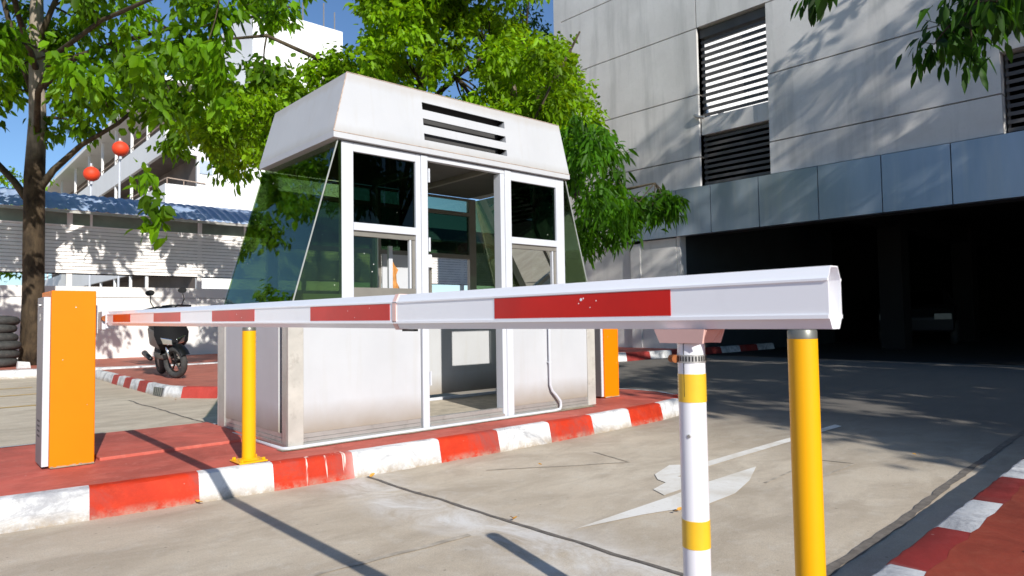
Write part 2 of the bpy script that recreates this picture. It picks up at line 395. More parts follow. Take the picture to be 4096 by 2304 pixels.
def kerb_strip(name, P, colours, wtop, h, mats, zb=0, rough=.004, sub=.06):
    """P outer bottom line; colours per segment; profile: bottom, batter, rounded top, inner top"""
    m = MB()
    for si in range(len(P)-1):
        seg = resample([P[si], P[si+1]], sub)
        def off(i, d):
            a = Vector(P[max(si-1, 0)]) if i == 0 else Vector(P[si]); b = Vector(P[min(si+2, len(P)-1)]) if i == len(seg)-1 else Vector(P[si+1])
            t = (b-a).normalized(); return Vector((-t.y, t.x))*d
        prof = [(0, -.02), (.0, .012), (.028, h-.028), (.036, h-.009), (.052, h), (wtop, h+.001)]
        vs = []; k = len(prof)
        for i, p in enumerate(seg):
            for (d, z) in prof:
                end = (i in (0, len(seg)-1))
                j = random.uniform(-rough, rough)*(0 if end else 1); o = off(i, d+j)
                vs.append((p[0]+o.x, p[1]+o.y, zb+z+(random.uniform(-.002, .002) if not end and z > .02 and d < .06 else 0)))
        m.add(vs, [(i*k+j, (i+1)*k+j, (i+1)*k+j+1, i*k+j+1) for i in range(len(seg)-1) for j in range(k-1)], colours[si])
    return m.build(name, mats, smooth='auto')
cols = []; seq = 0
cc_ = [1, 0, 1, 0, 1]      # before x=.732
for i in range(len(front)-1):
    x = front[i][0]
    if i < 5: cols.append([0, 1, 0, 1, 1][i])
    elif i < 15: cols.append((i-5) % 2 and 1 or 0)
    elif i < 23: cols.append((i-15) % 2 and 0 or 1)
    else: cols.append(1)
# fill the stripes (0 red, 1 white): .73-1.26 red, 1.26-1.66 white, 1.66-2.17 red, 2.17-2.83 white ...
cols[5:16] = [0, 1, 0, 1, 0, 1, 0, 1, 0, 1, 0]
ik = kerb_strip('island_kerb', front, cols, .10, H, [MT['kerb_red'], MT['kerb_white']])
tag(ik, kind='structure')
isl = MB(); inn = inset(front, .075)
vs = [(p[0], p[1], H-.004) for p in inn]
isl.add(vs, [tuple(range(len(vs)))])
tag(isl.build('traffic_island', MT['slab_red']), kind='structure')
rs = MB(); rs.prism([(.93, 4.93), (1.93, 4.96), (1.93, 6.03), (.93, 6.05)], H-.02, H+.015, 'z')
tag(rs.build('raised_island_slab', MT['slab_red'], bevel=.006), kind='structure')
# mortar skirt in front of the booth
mo = MB(); pts_ = [(1.86+i*.1, 4.352-.018*random.random()) for i in range(32)]
mo.add([(a, b, H+.001) for a, b in pts_]+[(4.96, 4.45, H+.001), (1.86, 4.45, H+.001)], [tuple(range(34))])
MT['mortar'] = paint('old_mortar', (.33, .27, .19), .9, .3, 18, bump=.4)
tag(mo.build('mortar_skirt', MT['mortar']), kind='structure')

# right kerb + red painted pavement (bottom right)
rk = [(-3, .82), (.9, .86), (1.45, .875), (1.95, .885), (2.469, .899), (3.024, .92), (3.57, .938), (4.17, .962), (4.75, .985), (5.4, 1.01), (6.0, 1.035), (6.6, 1.06), (7.2, 1.08), (7.8, 1.10), (8.4, 1.13), (9.0, 1.16), (9.6, 1.2), (12.5, 1.4)]
rk2 = [(x, y+.039) for x, y in rk][::-1]
c2 = [0 if i % 2 else 1 for i in range(len(rk)-1)]
# segment 2.469-3.024 red, 3.024-3.57 white, 3.57-4.17 red, 4.17-4.75 white
for i in range(len(rk)-1): c2[i] = 0 if (i % 2 == 0) else 1
c2 = c2[::-1]
tag(kerb_strip('pavement_kerb', rk2, c2, .185, .165, [MT['kerb_red_dull'], MT['kerb_white']]), kind='structure')
pv = MB(); edge = resample([(x, y-.128) for x, y in rk], .09)
vv = []
for x, y in edge:
    vv += [(x, y+random.uniform(-.008, .010), .1665), (x, y-.35, .1685)]
pv.add(vv, [(2*i, 2*i+1, 2*i+3, 2*i+2) for i in range(len(edge)-1)])
pv.add([(edge[0][0], edge[0][1]-.35, .1685), (edge[-1][0], edge[-1][1]-.35, .1685), (12.5, -3, .1685), (-3, -3, .1685)], [(0, 3, 2, 1)])
MT['pave_red'] = red_paint('red_pavement', (.32, .055, .03), .2)
tag(pv.build('pavement', MT['pave_red']), kind='structure')
pc = MB()
for P_ in ([(3.35, .62), (3.42, .50), (3.60, .46)], [(2.9, .60), (2.96, .54)], [(3.75, .70), (3.9, .6), (4.05, .62)]):
    for a, b in zip(P_[:-1], P_[1:]):
        pc.add([(a[0], a[1], .1725), (b[0], b[1], .1725), (b[0]+.012, b[1]+.01, .1725), (a[0]+.012, a[1]+.01, .1725)], [(0, 1, 2, 3)])
tag(pc.build('pavement_crack', MT['joint']), kind='structure')

# ---------------------------------------------------------------- guard booth
B = thing('guard_booth', (3.48, 5.09, H), 'white parking guard booth with tinted slanted side glass and open doorway on the red island', 'guard booth')
Y0, Y1 = 4.42, 5.80; XL, XR = 1.93, 5.035; UL, UR = 2.33, 4.635
def P(mb, name, mats, par=B, **k): return mb.build(name, mats, par, **k)
zs = .245; ZM = 1.05; ZS = 1.22; ZT = 2.31
# lower body panels (insulated boards, butted between the posts)
def panel(x0, x1, y0, y1, z0, z1, name='lower_panel', m='booth'): return P(MB().box(x0, x1, y0, y1, z0, z1), name, MT[m])
panel(XL+.11, 3.005, Y0+.012, Y0+.05, zs, ZS-.02)
panel(3.965, XR-.11, Y0+.012, Y0+.05, zs, ZS-.02)
panel(XL+.012, XL+.05, Y0+.19, Y1-.16, zs, ZM-.02)
panel(XR-.05, XR-.012, Y0+.19, Y1-.16, zs, ZM-.02)
panel(XL+.11, XR-.11, Y1-.05, Y1-.012, zs, ZM-.02)
# corner posts of the base
for (x0, x1) in ((XL, XL+.11), (XR-.11, XR)):
    for (y0, y1) in ((Y0, Y0+.03), (Y1-.03, Y1)):
        P(MB().box(x0, x1, y0, y1, H+.002, ZM), 'corner_post', MT['post_stained'], bevel=.004)
    xs_ = x0 if x0 == XL else x1-.028
    for (y0, y1) in ((Y0+.031, Y0+.10), (Y1-.16, Y1-.031)):
        P(MB().box(xs_, xs_+.028, y0, y1, H+.002, ZM), 'corner_post', MT['alu'])
# grooved base rail
def rail(x0, x1, y0, y1, ax):
    m = MB()
    for i, (za, zb_, d) in enumerate(((.162, .186, 0), (.188, .212, .006), (.214, .244, .011))):
        if ax == 'x': m.box(x0, x1, y0+d, y1, za, zb_)
        elif ax == 'y': m.box(x0+d, x1, y0, y1, za, zb_)
        elif ax == '-y': m.box(x0, x1-d, y0, y1, za, zb_)
        else: m.box(x0, x1, y0, y1-d, za, zb_)
    return P(m, 'base_rail', MT['alu'])
rail(XL+.111, 3.0, Y0+.002, Y0+.06, 'x'); rail(3.075, 3.84, Y0+.002, Y0+.06, 'x'); rail(3.97, XR-.111, Y0+.002, Y0+.06, 'x')
rail(XL+.002, XL+.06, Y0+.101, Y1-.161, 'y'); rail(XR-.06, XR-.002, Y0+.101, Y1-.161, '-y')
# white conduit pipe round the foot of the booth
pz = .166
P(MB().tube([(1.88, 5.3, pz), (1.885, 4.62, pz), (1.89, 4.41, pz), (1.92, 4.385, pz), (2.4, 4.392, pz), (3.2, 4.388, pz), (3.9, 4.39, pz), (4.42, 4.386, pz), (4.50, 4.39, .172), (4.515, 4.392, .20), (4.51, 4.392, .245), (4.46, 4.395, .30), (4.415, 4.402, .345), (4.395, 4.405, .40), (4.393, 4.405, .8), (4.393, 4.405, 1.2)], .0125, 10), 'conduit', MT['alu_white'], smooth=True)
P(MB().box(4.376, 4.411, 4.398, 4.419, .60, .612), 'pipe_clip', MT['alu_white'])
# sill round the body
for a, b, c_, d_ in ((XL-.004, 3.004, Y0-.004, Y0+.06), (3.966, XR+.004, Y0-.004, Y0+.06), (XL-.004, XL+.06, Y0+.061, Y1), (XR-.06, XR+.004, Y0+.061, Y1)): P(MB().box(a, b, c_, d_, ZM-.02, ZM+.02), 'sill', MT['alu_white'])
# floor
P(MB().box(XL+.06, XR-.06, Y0+.061, Y1-.06, H+.003, .185), 'floor', paint('dusty_floor', (.50, .44, .35), .8, .2, 9, dirt=.2))
P(MB().box(3.076, 3.84, Y0-.02, Y0+.0, H+.003, .196), 'door_threshold', MT['alu'])
# upper frame posts
def post(x0, x1, z0, z1, y0=Y0, y1=Y0+.05, name='window_post', m='alu_white'): return P(MB().box(x0, x1, y0, y1, z0, z1), name, MT[m], bevel=.003)
post(UL, 2.424, ZM+.021, ZT); post(4.53, UR, ZM+.021, ZT)
post(2.965, 3.012, ZM+.021, ZT, name='window_post'); post(3.014, 3.075, .17, ZT, Y0-.006, Y0+.06, 'door_jamb')
post(3.842, 3.888, .17, 2.27, Y0+.0, Y0+.09, 'door_jamb', 'alu_white'); post(3.890, 3.962, .17, ZT, Y0-.006, Y0+.05, 'door_jamb')
post(2.425, 2.964, 2.245, ZT, name='head_rail'); post(3.963, 4.529, 2.225, ZT, name='head_rail'); post(3.076, 3.889, 2.272, ZT, name='head_rail')
post(2.425, 2.964, 1.667, 1.725, Y0-.006, Y0+.05, 'transom'); post(3.963, 4.529, 1.667, 1.725, Y0-.006, Y0+.05, 'transom')
# recessed sliding frames under the transoms
MT['anod'] = paint('anodised_frame', (.30, .28, .245), .4, .08, 6, metal=.4)
for (a, b) in ((2.425, 2.964), (3.963, 4.529)):
    P(MB().box(a, b, Y0+.012, Y0+.045, 1.628, 1.666), 'sliding_track', MT['anod']); P(MB().box(a, b, Y0+.008, Y0+.052, ZM+.021, 1.25), 'sliding_track', MT['anod'])
    P(MB().box(b-.026, b-.0, Y0+.018, Y0+.045, 1.251, 1.627), 'sliding_sash', MT['anod'])
    P(MB().box(b-.052, b-.036, Y0+.014, Y0+.04, 1.251, 1.627), 'sash_stile', MT['alu_white'])
# window panes
def pane(p, m, th=.005, name='window_pane', nrm=(0, 1, 0)):
    nrm = Vector(nrm)*th; k = len(p)
    mb = MB(); mb.add([Vector(q) for q in p]+[Vector(q)+nrm for q in p], [tuple(range(k)), tuple(range(k, 2*k))[::-1]] + [(i, (i+1) % k, k+(i+1) % k, k+i) for i in range(k)])
    return P(mb, name, MT[m])
for (a, b) in ((2.425, 2.964), (3.963, 4.529)):
    pane([(a, Y0+.02, 1.726), (b, Y0+.02, 1.726), (b, Y0+.02, 2.244), (a, Y0+.02, 2.244)], 'glass_dark')
pane([(2.425, Y0+.036, 1.251), (2.64, Y0+.036, 1.251), (2.64, Y0+.036, 1.627), (2.425, Y0+.036, 1.627)], 'glass_side')
# triangular front and back panes and the slanted side panes
for yy in (Y0+.004, Y1-.012):
    pane([(XL+.02, yy, ZM+.021), (UL-.002, yy, ZM+.021), (UL-.002, yy, ZT-.004), (2.305, yy, ZT-.004)], 'glass_side')
    pane([(UR+.002, yy, ZM+.021), (XR-.02, yy, ZM+.021), (4.66, yy, ZT-.004), (UR+.002, yy, ZT-.004)], 'glass_side')
pane([(XL+.012, Y0+.002, ZM+.021), (2.297, Y0+.002, ZT-.004), (2.297, Y1-.06, ZT-.004), (XL+.012, Y1-.06, ZM+.021)], 'glass_side', .006, 'side_pane', (1, 0, 0))
pane([(XR-.018, Y0+.002, ZM+.021), (XR-.018, Y1, ZM+.021), (4.662, Y1, ZT-.004), (4.662, Y0+.002, ZT-.004)], 'glass_side', .006, 'side_pane', (1, 0, 0))
MT['sealant'] = paint('grey_sealant', (.34, .36, .34), .6, .1, 10)
for s_, a, b in ((0, (XL+.012, Y0, ZM+.02), (2.300, Y0, ZT)), (1, (XR-.014, Y0, ZM+.02), (4.660, Y0, ZT))):
    P(MB().tube([a, tuple((a[i]*.5+b[i]*.5) for i in range(3)), b], .0055, 6), 'glass_joint', MT['sealant'])
# back wall: two window bays
yb0, yb1 = Y1-.05, Y1-.002
for (a, b) in ((2.42, 3.35), (3.45, 4.545)):
    for za, zb_ in ((1.655, 1.70), (2.12, 2.16), (ZM-.019, ZM+.03), (2.29, ZT)): P(MB().box(a, b, yb0, yb1, za, zb_), 'back_transom', MT['anod'])
    pane([(a, yb0+.02, 1.701), (b, yb0+.02, 1.701), (b, yb0+.02, 2.119), (a, yb0+.02, 2.119)], 'glass_dark')
    pane([(a, yb0+.02, 2.161), (b, yb0+.02, 2.161), (b, yb0+.02, 2.289), (a, yb0+.02, 2.289)], 'glass_clear')
pane([(2.42, yb0+.02, ZM+.031), (3.35, yb0+.02, ZM+.031), (3.35, yb0+.02, 1.654), (2.42, yb0+.02, 1.654)], 'glass_side')
for a, b in ((UL, 2.419), (3.351, 3.449), (4.546, UR)): P(MB().box(a, b, yb0, yb1, ZM-.019, ZT), 'back_post', MT['anod'])
P(MB().box(3.45, 3.83, yb0-.02, yb0-.002, 1.04, 1.655), 'lit_strip_panel', MT['alu_white'])  # white panel added to stand in for a sunlit strip
P(MB().box(3.10, 4.90, Y1-.072, Y1-.053, .187, .215), 'skirting', MT['alu_white'])
P(MB().box(4.02, 4.045, yb0-.001, yb1, ZM+.031, 1.654), 'back_post', MT['anod'])
# open door leaf swung inwards, with its white edge and a torn piece of brown paper behind it
dl = MB().box(3.062, 3.09, Y0+.10, Y0+.83, .20, 1.05)
P(dl, 'door_leaf', MT['alu_white'])
for q in ((Y0+.10, Y0+.15, 1.051, 2.25), (Y0+.78, Y0+.83, 1.051, 2.25), (Y0+.151, Y0+.779, 2.19, 2.25)): P(MB().box(3.062, 3.09, *q), 'door_stile', MT['alu_white'])
for z in (.55, 1.60, 2.15):
    P(MB().cyl((3.083, Y0-.012, z-.055), (3.083, Y0-.012, z+.055), .008, 8).box(3.077, 3.089, Y0-.006, Y0+.0, z-.05, z+.05), 'hinge', MT['alu_white'])
P(MB().box(3.072, 3.098, Y0-.018, Y0-.004, 1.42, 1.52), 'door_latch', MT['pvc'])
# inner ceiling beams
P(MB().box(UL+.1, UR-.1, Y0+.06, Y1-.06, 2.312, 2.335), 'ceiling', paint('booth_ceiling', (.10, .10, .09), .7))
P(MB().box(3.72, 3.76, Y0+.07, Y1-.07, 2.27, 2.311), 'ceiling_beam', MT['anod'])
# roof: white band, then a tapering hood, with three louvre slots
RX0, RX1, RY0, RY1 = 2.25, 4.685, 4.385, 5.735
TX0, TX1, TY0, TY1 = 2.385, 4.605, 4.44, 5.73
ZB, ZF, ZP = 2.318, 2.362, 2.83
roof = MB()
roof.box(RX0, RX1, RY0, RY1, ZB, ZF)
def rp(x, t): return (x, RY0+.003+(TY0-RY0-.003)*t, ZF+.001+(ZP-ZF)*t)
def hx(s, t):   # left/right edge x at height t
    return (RX0+.003)*(1-t)+TX0*t if s == 0 else (RX1-.003)*(1-t)+TX1*t
LX0, LX1 = 3.035, 3.905
ts = [0, .10, .20, .345, .445, .59, .69, .83, 1.0]    # solid/slot bands; slots at odd gaps
slots = [(.135, .25), (.395, .515), (.67, .80)]
# outer faces
roof.add([rp(hx(0, 0), 0), rp(LX0, 0), rp(LX0, 1), rp(hx(0, 1), 1)], [(0, 1, 2, 3)])
roof.add([rp(LX1, 0), rp(hx(1, 0), 0), rp(hx(1, 1), 1), rp(LX1, 1)], [(0, 1, 2, 3)])
t0 = 0
for (a, b) in slots + [(1.0, 1.0)]:
    roof.add([rp(LX0, t0), rp(LX1, t0), rp(LX1, a), rp(LX0, a)], [(0, 1, 2, 3)])
    t0 = b
A = [(RX0+.003, RY0+.003), (RX1-.003, RY0+.003), (RX1-.003, RY1-.003), (RX0+.003, RY1-.003)]; T = [(TX0, TY0), (TX1, TY0), (TX1, TY1), (TX0, TY1)]
for i in (1, 2, 3):
    j = (i+1) % 4
    roof.add([(*A[i], ZF+.001), (*A[j], ZF+.001), (*T[j], ZF+.001+ZP-ZF), (*T[i], ZF+.001+ZP-ZF)], [(0, 1, 2, 3)])
roof.add([(*q, ZF+.001+ZP-ZF) for q in T], [(0, 1, 2, 3)])
P(roof, 'roof', MT['booth'])
lv = MB()
def rq(x, t, d): a, b, c_ = rp(x, t); return (x, b+d, c_-.25*d)
for (a, b) in slots:    # slot returns: folded lips
    lv.add([rp(LX0, a), rp(LX1, a), rq(LX1, a-.0, .10), rq(LX0, a-.0, .10)], [(0, 1, 2, 3)])
    lv.add([rp(LX0, b), rp(LX1, b), rq(LX1, b+.06, .05), rq(LX0, b+.06, .05)], [(0, 3, 2, 1)])
    for X in (LX0, LX1):
        lv.add([rp(X, a), rp(X, b), rq(X, b, .10), rq(X, a, .10)], [(0, 1, 2, 3)])
P(lv, 'vent_louvre', MT['booth'])
P(MB().box(LX0-.05, LX1+.05, RY0+.19, RY0+.21, ZF+.01, ZP-.04), 'vent_backing', MT['dark_int'])
MT['edge_brown'] = paint('stained_sealant_edge', (.50, .38, .30), .7, .3, 25)
P(MB().tube([(RX0, RY0, ZF+.002), (TX0, TY0, ZP)], .004, 6).tube([(RX0, RY0-.001, ZF), (3.4, RY0-.001, ZF), (RX1, RY0-.001, ZF)], .003, 6).tube([(TX0, TY0, ZP+.001), (TX1, TY0, ZP+.001)], .004, 6), 'roof_seam', MT['edge_brown'])
P(MB().box(2.865, 2.90, 4.66, 4.685, ZM+.021, 1.60), 'loose_batten', MT['alu_white'])
# torn brown paper leaning behind the left window
bw = MB(); pts_ = [(0, 0), (.06, -.02), (.13, .0), (.17, .05), (.155, .09), (.19, .13), (.14, .12), (.12, .16), (.08, .17), (.05, .23), (.045, .29), (.06, .33), (.02, .37), (0, .40)]
bw.add([(2.905+a*1.0, 4.66+.03*math.sin(7*b), 1.09+b*.98) for a, b in pts_]+[(2.905+a*1.0, 4.664+.03*math.sin(7*b), 1.09+b*.98) for a, b in pts_], [tuple(range(14)), tuple(range(14, 28))[::-1]]+[(i, (i+1) % 14, 14+(i+1) % 14, 14+i) for i in range(14)])
tag(bw.build('cardboard_piece', paint('brown_cardboard', (.62, .27, .07), .8, .3, 14)), 'torn brown cardboard piece inside the booth behind the left window', 'cardboard')

# ---------------------------------------------------------------- barrier gates
def gate(loc, label, boom):
    x0, y0 = loc; G = thing('barrier_gate', (x0+.115, y0+.2, H), label, 'barrier gate', 'orange barrier gates on the island')
    W_ = .232; D = .38
    MB().box(x0, x0+W_, y0, y0+D, H+.002, 1.216).build('cabinet', MT['orange'], G, bevel=.006)
    d = MB().box(x0-.038, x0-.001, y0+.02, y0+.25, H+.012, 1.178)
    dd = d.build('side_door', MT['galv'], G, bevel=.005)
    MB().box(x0-.036, x0-.002, y0+.0165, y0+.0195, H+.014, 1.176).build('door_edge', MT['alu_white'], G)
    MB().cyl((x0-.046, y0+.13, 1.13), (x0-.038, y0+.13, 1.13), .009, 12).build('lock', MT['chrome'], dd)
    MB().cyl((x0-.0405, y0+.13, 1.045), (x0-.038, y0+.13, 1.045), .016, 14).cyl((x0-.0405, y0+.13, 1.065), (x0-.0381, y0+.13, 1.065), .016, 14).build('handle', MT['alu'], dd)
    v_ = MB()
    for k in range(4):
        v_.box(x0-.0395, x0-.0382, y0+.09, y0+.18, .34+.03*k, .35+.03*k)
    v_.build('vent_slot', MT['dark_int'], dd)
    for (cx, cz_, rr) in ((.125, 1.115, .0035), (.06, .80, .0022), (.19, .52, .0018)):
        MB().cyl((x0+cx, y0-.0006, cz_), (x0+cx, y0+.001, cz_), rr, 8).build('cabinet_screw', MT['alu_white'], G)
    gm = MB(); 
    for k in range(14):
        a = x0+.004+k*.0162; gm.box(a, a+.0162, y0-.003, y0+.002, H+.0005, H+.006+.008*random.random())
    gm.build('mortar_bead', MT['mortar'], G)
    if boom:
        hb = MB().box(x0+W_+.002, x0+W_+.03, y0+.10, y0+.30, .95, 1.13); hb.build('boom_flange', MT['alu_white'], G, bevel=.004)
        # boom: two octagonal aluminium sections, hollow at the tip
        def prof(zc, k=1.0, xc=.9555, inn=0):
            a = .0205-inn; b = .0115-inn*.6; h1 = .0435-inn; 
            return [(xc-b, zc+h1), (xc-a, zc+.0245), (xc-a, zc-.0265), (xc-b, zc-h1), (xc+b, zc-h1), (xc+a, zc-.0265), (xc+a, zc+.0245), (xc+b, zc+h1)]
        def boomseg(ya, yb, za, zb_, name, hollow=False):
            m = MB(); o = [(ya, za)] + [(yb, zb_)]
            A_ = [(x, ya, z) for x, z in prof(za)]; B_ = [(x, yb, z) for x, z in prof(zb_)]
            m.add(A_+B_, [(i, (i+1) % 8, 8+(i+1) % 8, 8+i) for i in range(8)] + [tuple(range(8, 16))])
            if hollow:
                I_ = [(x, ya, z) for x, z in prof(za, inn=.0016)]; J_ = [(x, ya+.03, z) for x, z in prof(za, inn=.0016)]
                m.add(A_+I_, [(i, 8+i, 8+(i+1) % 8, (i+1) % 8) for i in range(8)])
                m.add(I_+J_, [(i, 8+i, 8+(i+1) % 8, (i+1) % 8) for i in range(8)]+[tuple(range(8, 16))])
            else: m.add(A_, [tuple(range(8))])
            return m.build(name, MT['boom_white'], G)
        zr = lambda y: 1.0235 + (0 if y < 1.50 else (y-1.50)*.0063)
        b1 = boomseg(.40, 1.492, 1.0235, 1.0238, 'boom_arm', True)
        b2 = boomseg(1.494, y0+.25, 1.0238+.001, zr(y0+.25), 'boom_arm')
        # raised lips along the sides
        lp = MB()
        for (ya, yb) in ((.40, 1.492), (1.494, y0+.02)):
            for dz in (.0245, -.0265):
                s0, s1 = zr(ya), zr(yb)
                for sx in (-1, 1):
                    x_ = .9555+sx*.0205; xo = x_+sx*.0022
                    e = .0018 if dz > 0 else .0028
                    A_ = [(x_, ya, s0+dz-e), (xo, ya, s0+dz-e), (xo, ya, s0+dz+e), (x_, ya, s0+dz+e)]
                    B_ = [(x_, yb, s1+dz-e), (xo, yb, s1+dz-e), (xo, yb, s1+dz+e), (x_, yb, s1+dz+e)]
                    if sx < 0: A_ = A_[::-1]; B_ = B_[::-1]
                    lp.add(A_+B_, [(0, 1, 5, 4), (1, 2, 6, 5), (2, 3, 7, 6), (3, 0, 4, 7), (3, 2, 1, 0), (4, 5, 6, 7)])
        lp.build('boom_lip', MT['boom_white'], b1)
        MB().box(.938, .973, .416, .4175, .999, 1.001).build('end_rib', MT['boom_white'], b1)
        for (ya, yb) in ((.655, 1.10), (1.518, 1.977), (2.427, 2.875), (3.301, 3.743), (4.218, 4.63)):
            t_ = MB()
            for sx in (-1, 1):
                xa = .9555+sx*.0206; xb = .9555+sx*.0214
                lo, hi = -.0215, .0215
                A_ = [(xa, ya, zr(ya)+lo), (xa, yb, zr(yb)+lo), (xa, yb, zr(yb)+hi), (xa, ya, zr(ya)+hi)]
                B_ = [(xb, ya, zr(ya)+lo), (xb, yb, zr(yb)+lo), (xb, yb, zr(yb)+hi), (xb, ya, zr(ya)+hi)]
                t_.add(A_+B_, [(0, 1, 2, 3), (7, 6, 5, 4), (0, 4, 5, 1), (1, 5, 6, 2), (2, 6, 7, 3), (3, 7, 4, 0)])
            tp_ = t_.build('reflective_tape', MT['refl_red'], b1 if ya < 1.49 else b2)
            for (cy, cz_, rr) in {.655: ((.852, .011, .0030), (.846, .013, .0016), (.858, .004, .0011), (.815, .008, .0013), (.83, -.004, .0009)), 1.518: ((1.62, .012, .001), (1.74, .006, .001), (1.70, -.013, .0009)), 2.427: ((2.6, .005, .0016), (2.55, -.008, .0012))}.get(ya, ()):
                MB().cyl((.9555-.0213, cy, zr(cy)+cz_), (.9555-.0217, cy, zr(cy)+cz_), rr, 7).build('paint_chip', MT['boom_white'], b1 if ya < 1.49 else b2)
        # pink strap round the joint
        st = MB(); q = prof(1.0238, inn=-.0022); n_ = 8
        A_ = [(x, 1.486, z) for x, z in q]; B_ = [(x, 1.503, z) for x, z in q]
        st.add(A_+B_, [(i, (i+1) % 8, 8+(i+1) % 8, 8+i) for i in range(8)]+[tuple(range(8)), tuple(range(8, 16))])
        st.build('joint_strap', MT['pink'], b1)
        MB().box(.950, .962, 1.43, 1.484, .974, .9795).build('joint_plate', MT['black'], b1)
        hu = MB(); hu.box(x0+W_+.031, .985, y0+.0, y0+.10, .975, 1.09); 
        hu.build('boom_hub', MT['alu_white'], G, bevel=.004)
        MB().cyl((.93, y0-.03, 1.045), (.93, y0-.0, 1.045), .018, 12).build('hub_bolt', MT['rust'], G)
        MB().box(.93, .981, y0-.04, y0-.032, .985, 1.085).build('hub_plate', MT['alu_white'], G)
    return G
gate((.655, 4.85), 'near orange barrier cabinet with grey side door and long white boom with red reflective strips', True)
gate((5.50, 4.70), 'orange barrier cabinet standing behind the far right corner of the guard booth', False)

# ---------------------------------------------------------------- yellow posts
def bollard(x, y, zt, rad, z0, label, flange):
    T_ = thing('yellow_post', (x, y, z0), label, 'post', 'yellow steel posts')
    MB().lathe((x, y, 0), [(rad, z0+.001), (rad, zt-.022)], 32).build('post_tube', MT['yellow'], T_, smooth='auto')
    MB().lathe((x, y, 0), [(rad*.985, zt-.0215), (rad*.99, zt-.004), (rad*.93, zt)], 32).build('post_cap', MT['cap_grey'], T_, smooth='auto')
    if flange:
        bp = MB().box(x-.085, x+.085, y-.085, y+.085, z0+.002, z0+.012).build('base_plate', MT['yellow'], T_, bevel=.004)
        for a in (-1, 1):
            for b in (-1, 1):
                MB().cyl((x+a*.065, y+b*.065, z0+.0125), (x+a*.065, y+b*.065, z0+.026), .011, 6).build('anchor_bolt', MT['yellow'], bp)
        MB().lathe((x, y, z0), [(rad+.022, .0125), (rad+.004, .024)], 20).build('weld_collar', MT['yellow'], T_)
bollard(1.585, 4.20, .977, .0405, H, 'smaller-looking yellow post bolted to the island kerb in front of the booth side', True)
bollard(1.635, .7665, .964, .0345, .001, 'large yellow post under the open tip of the boom, nearest the camera on the right', False)
# white support pole with cradle
px_, py_ = .955, .632; R_ = .0218
T_ = thing('boom_support_pole', (px_, py_, 0), 'white plastic pole with two yellow bands and pink cradle holding up the boom', 'pole')
MB().lathe((px_, py_, 0), [(R_, .001), (R_, .9565)], 32).build('pole_tube', MT['pvc'], T_, smooth='auto')
for za, zb_ in ((.863, .908), (.632, .676)):
    MB().lathe((px_, py_, 0), [(R_+.0006, za), (R_+.0006, zb_)], 32).build('yellow_band', MT['band_yellow'], T_, smooth='auto')
ck = MB(); cz = .9575
# saddle: a shallow trough whose two flared walls run across the boom
ck.box(px_-.022, px_+.022, py_-.022, py_+.022, cz, cz+.004)
ck.hexa([(px_-.027, py_-.038, cz), (px_-.022, py_-.038, cz), (px_-.022, py_+.042, cz), (px_-.027, py_+.042, cz), (px_-.031, py_-.045, cz+.0225), (px_-.029, py_-.045, cz+.0225), (px_-.029, py_+.050, cz+.0225), (px_-.031, py_+.050, cz+.0225)])
ck.hexa([(px_+.022, py_-.038, cz), (px_+.027, py_-.038, cz), (px_+.027, py_+.042, cz), (px_+.022, py_+.042, cz), (px_+.027, py_-.045, cz+.0225), (px_+.029, py_-.045, cz+.0225), (px_+.029, py_+.050, cz+.0225), (px_+.027, py_+.050, cz+.0225)])
ck.hexa([(px_-.026, py_-.026, cz+.0005), (px_+.026, py_-.026, cz+.0005), (px_+.026, py_-.022, cz+.0005), (px_-.026, py_-.022, cz+.0005), (px_-.027, py_-.040, cz+.021), (px_+.027, py_-.040, cz+.021), (px_+.027, py_-.037, cz+.021), (px_-.027, py_-.037, cz+.021)])
cr = ck.build('cradle', MT['pink'], T_)
MB().box(px_-.024, px_+.022, py_-.002, py_+.04, cz+.015, cz+.0195).build('cradle_lug', MT['pink'], cr)
MB().box(px_-R_-.0006, px_-R_+.004, py_-.0006, py_+.0004, .872, .957).build('pole_slit', MT['black'], T_)
cl = MB().lathe((px_, py_, 0), [(R_+.0012, .926), (R_+.0012, .939)], 32).build('hose_clamp', MT['alu'], T_, smooth='auto')
sl2 = MB()
for k in range(28):
    a = 2*math.pi*k/28; ca, sa = math.cos(a), math.sin(a); rr = R_+.0013; w_ = .0011
    sl2.hexa([(px_+rr*ca+w_*sa, py_+rr*sa-w_*ca, .9285), (px_+(rr+.0004)*ca+w_*sa, py_+(rr+.0004)*sa-w_*ca, .9285), (px_+(rr+.0004)*ca-w_*sa, py_+(rr+.0004)*sa+w_*ca, .9285), (px_+rr*ca-w_*sa, py_+rr*sa+w_*ca, .9285),
              (px_+rr*ca+w_*sa, py_+rr*sa-w_*ca, .9365), (px_+(rr+.0004)*ca+w_*sa, py_+(rr+.0004)*sa-w_*ca, .9365), (px_+(rr+.0004)*ca-w_*sa, py_+(rr+.0004)*sa+w_*ca, .9365), (px_+rr*ca-w_*sa, py_+rr*sa+w_*ca, .9365)])
sl2.build('clamp_slot', MT['black'], cl)
hx_, hy_ = px_-.018, py_+.021
MB().cyl((hx_-.004, hy_-.006, .932), (hx_+.003, hy_+.007, .932), .0065, 12).build('clamp_screw', MT['rust'], cl)
MB().cyl((px_-R_-.0008, py_-.006, .66+.15), (px_-R_+.002, py_-.006, .66+.15), .003, 10).build('pole_screw', MT['alu'], T_)

MT['wb'] = paint('bright_white_render', (.90, .89, .87), .85, .04, .4, dirt=.05)
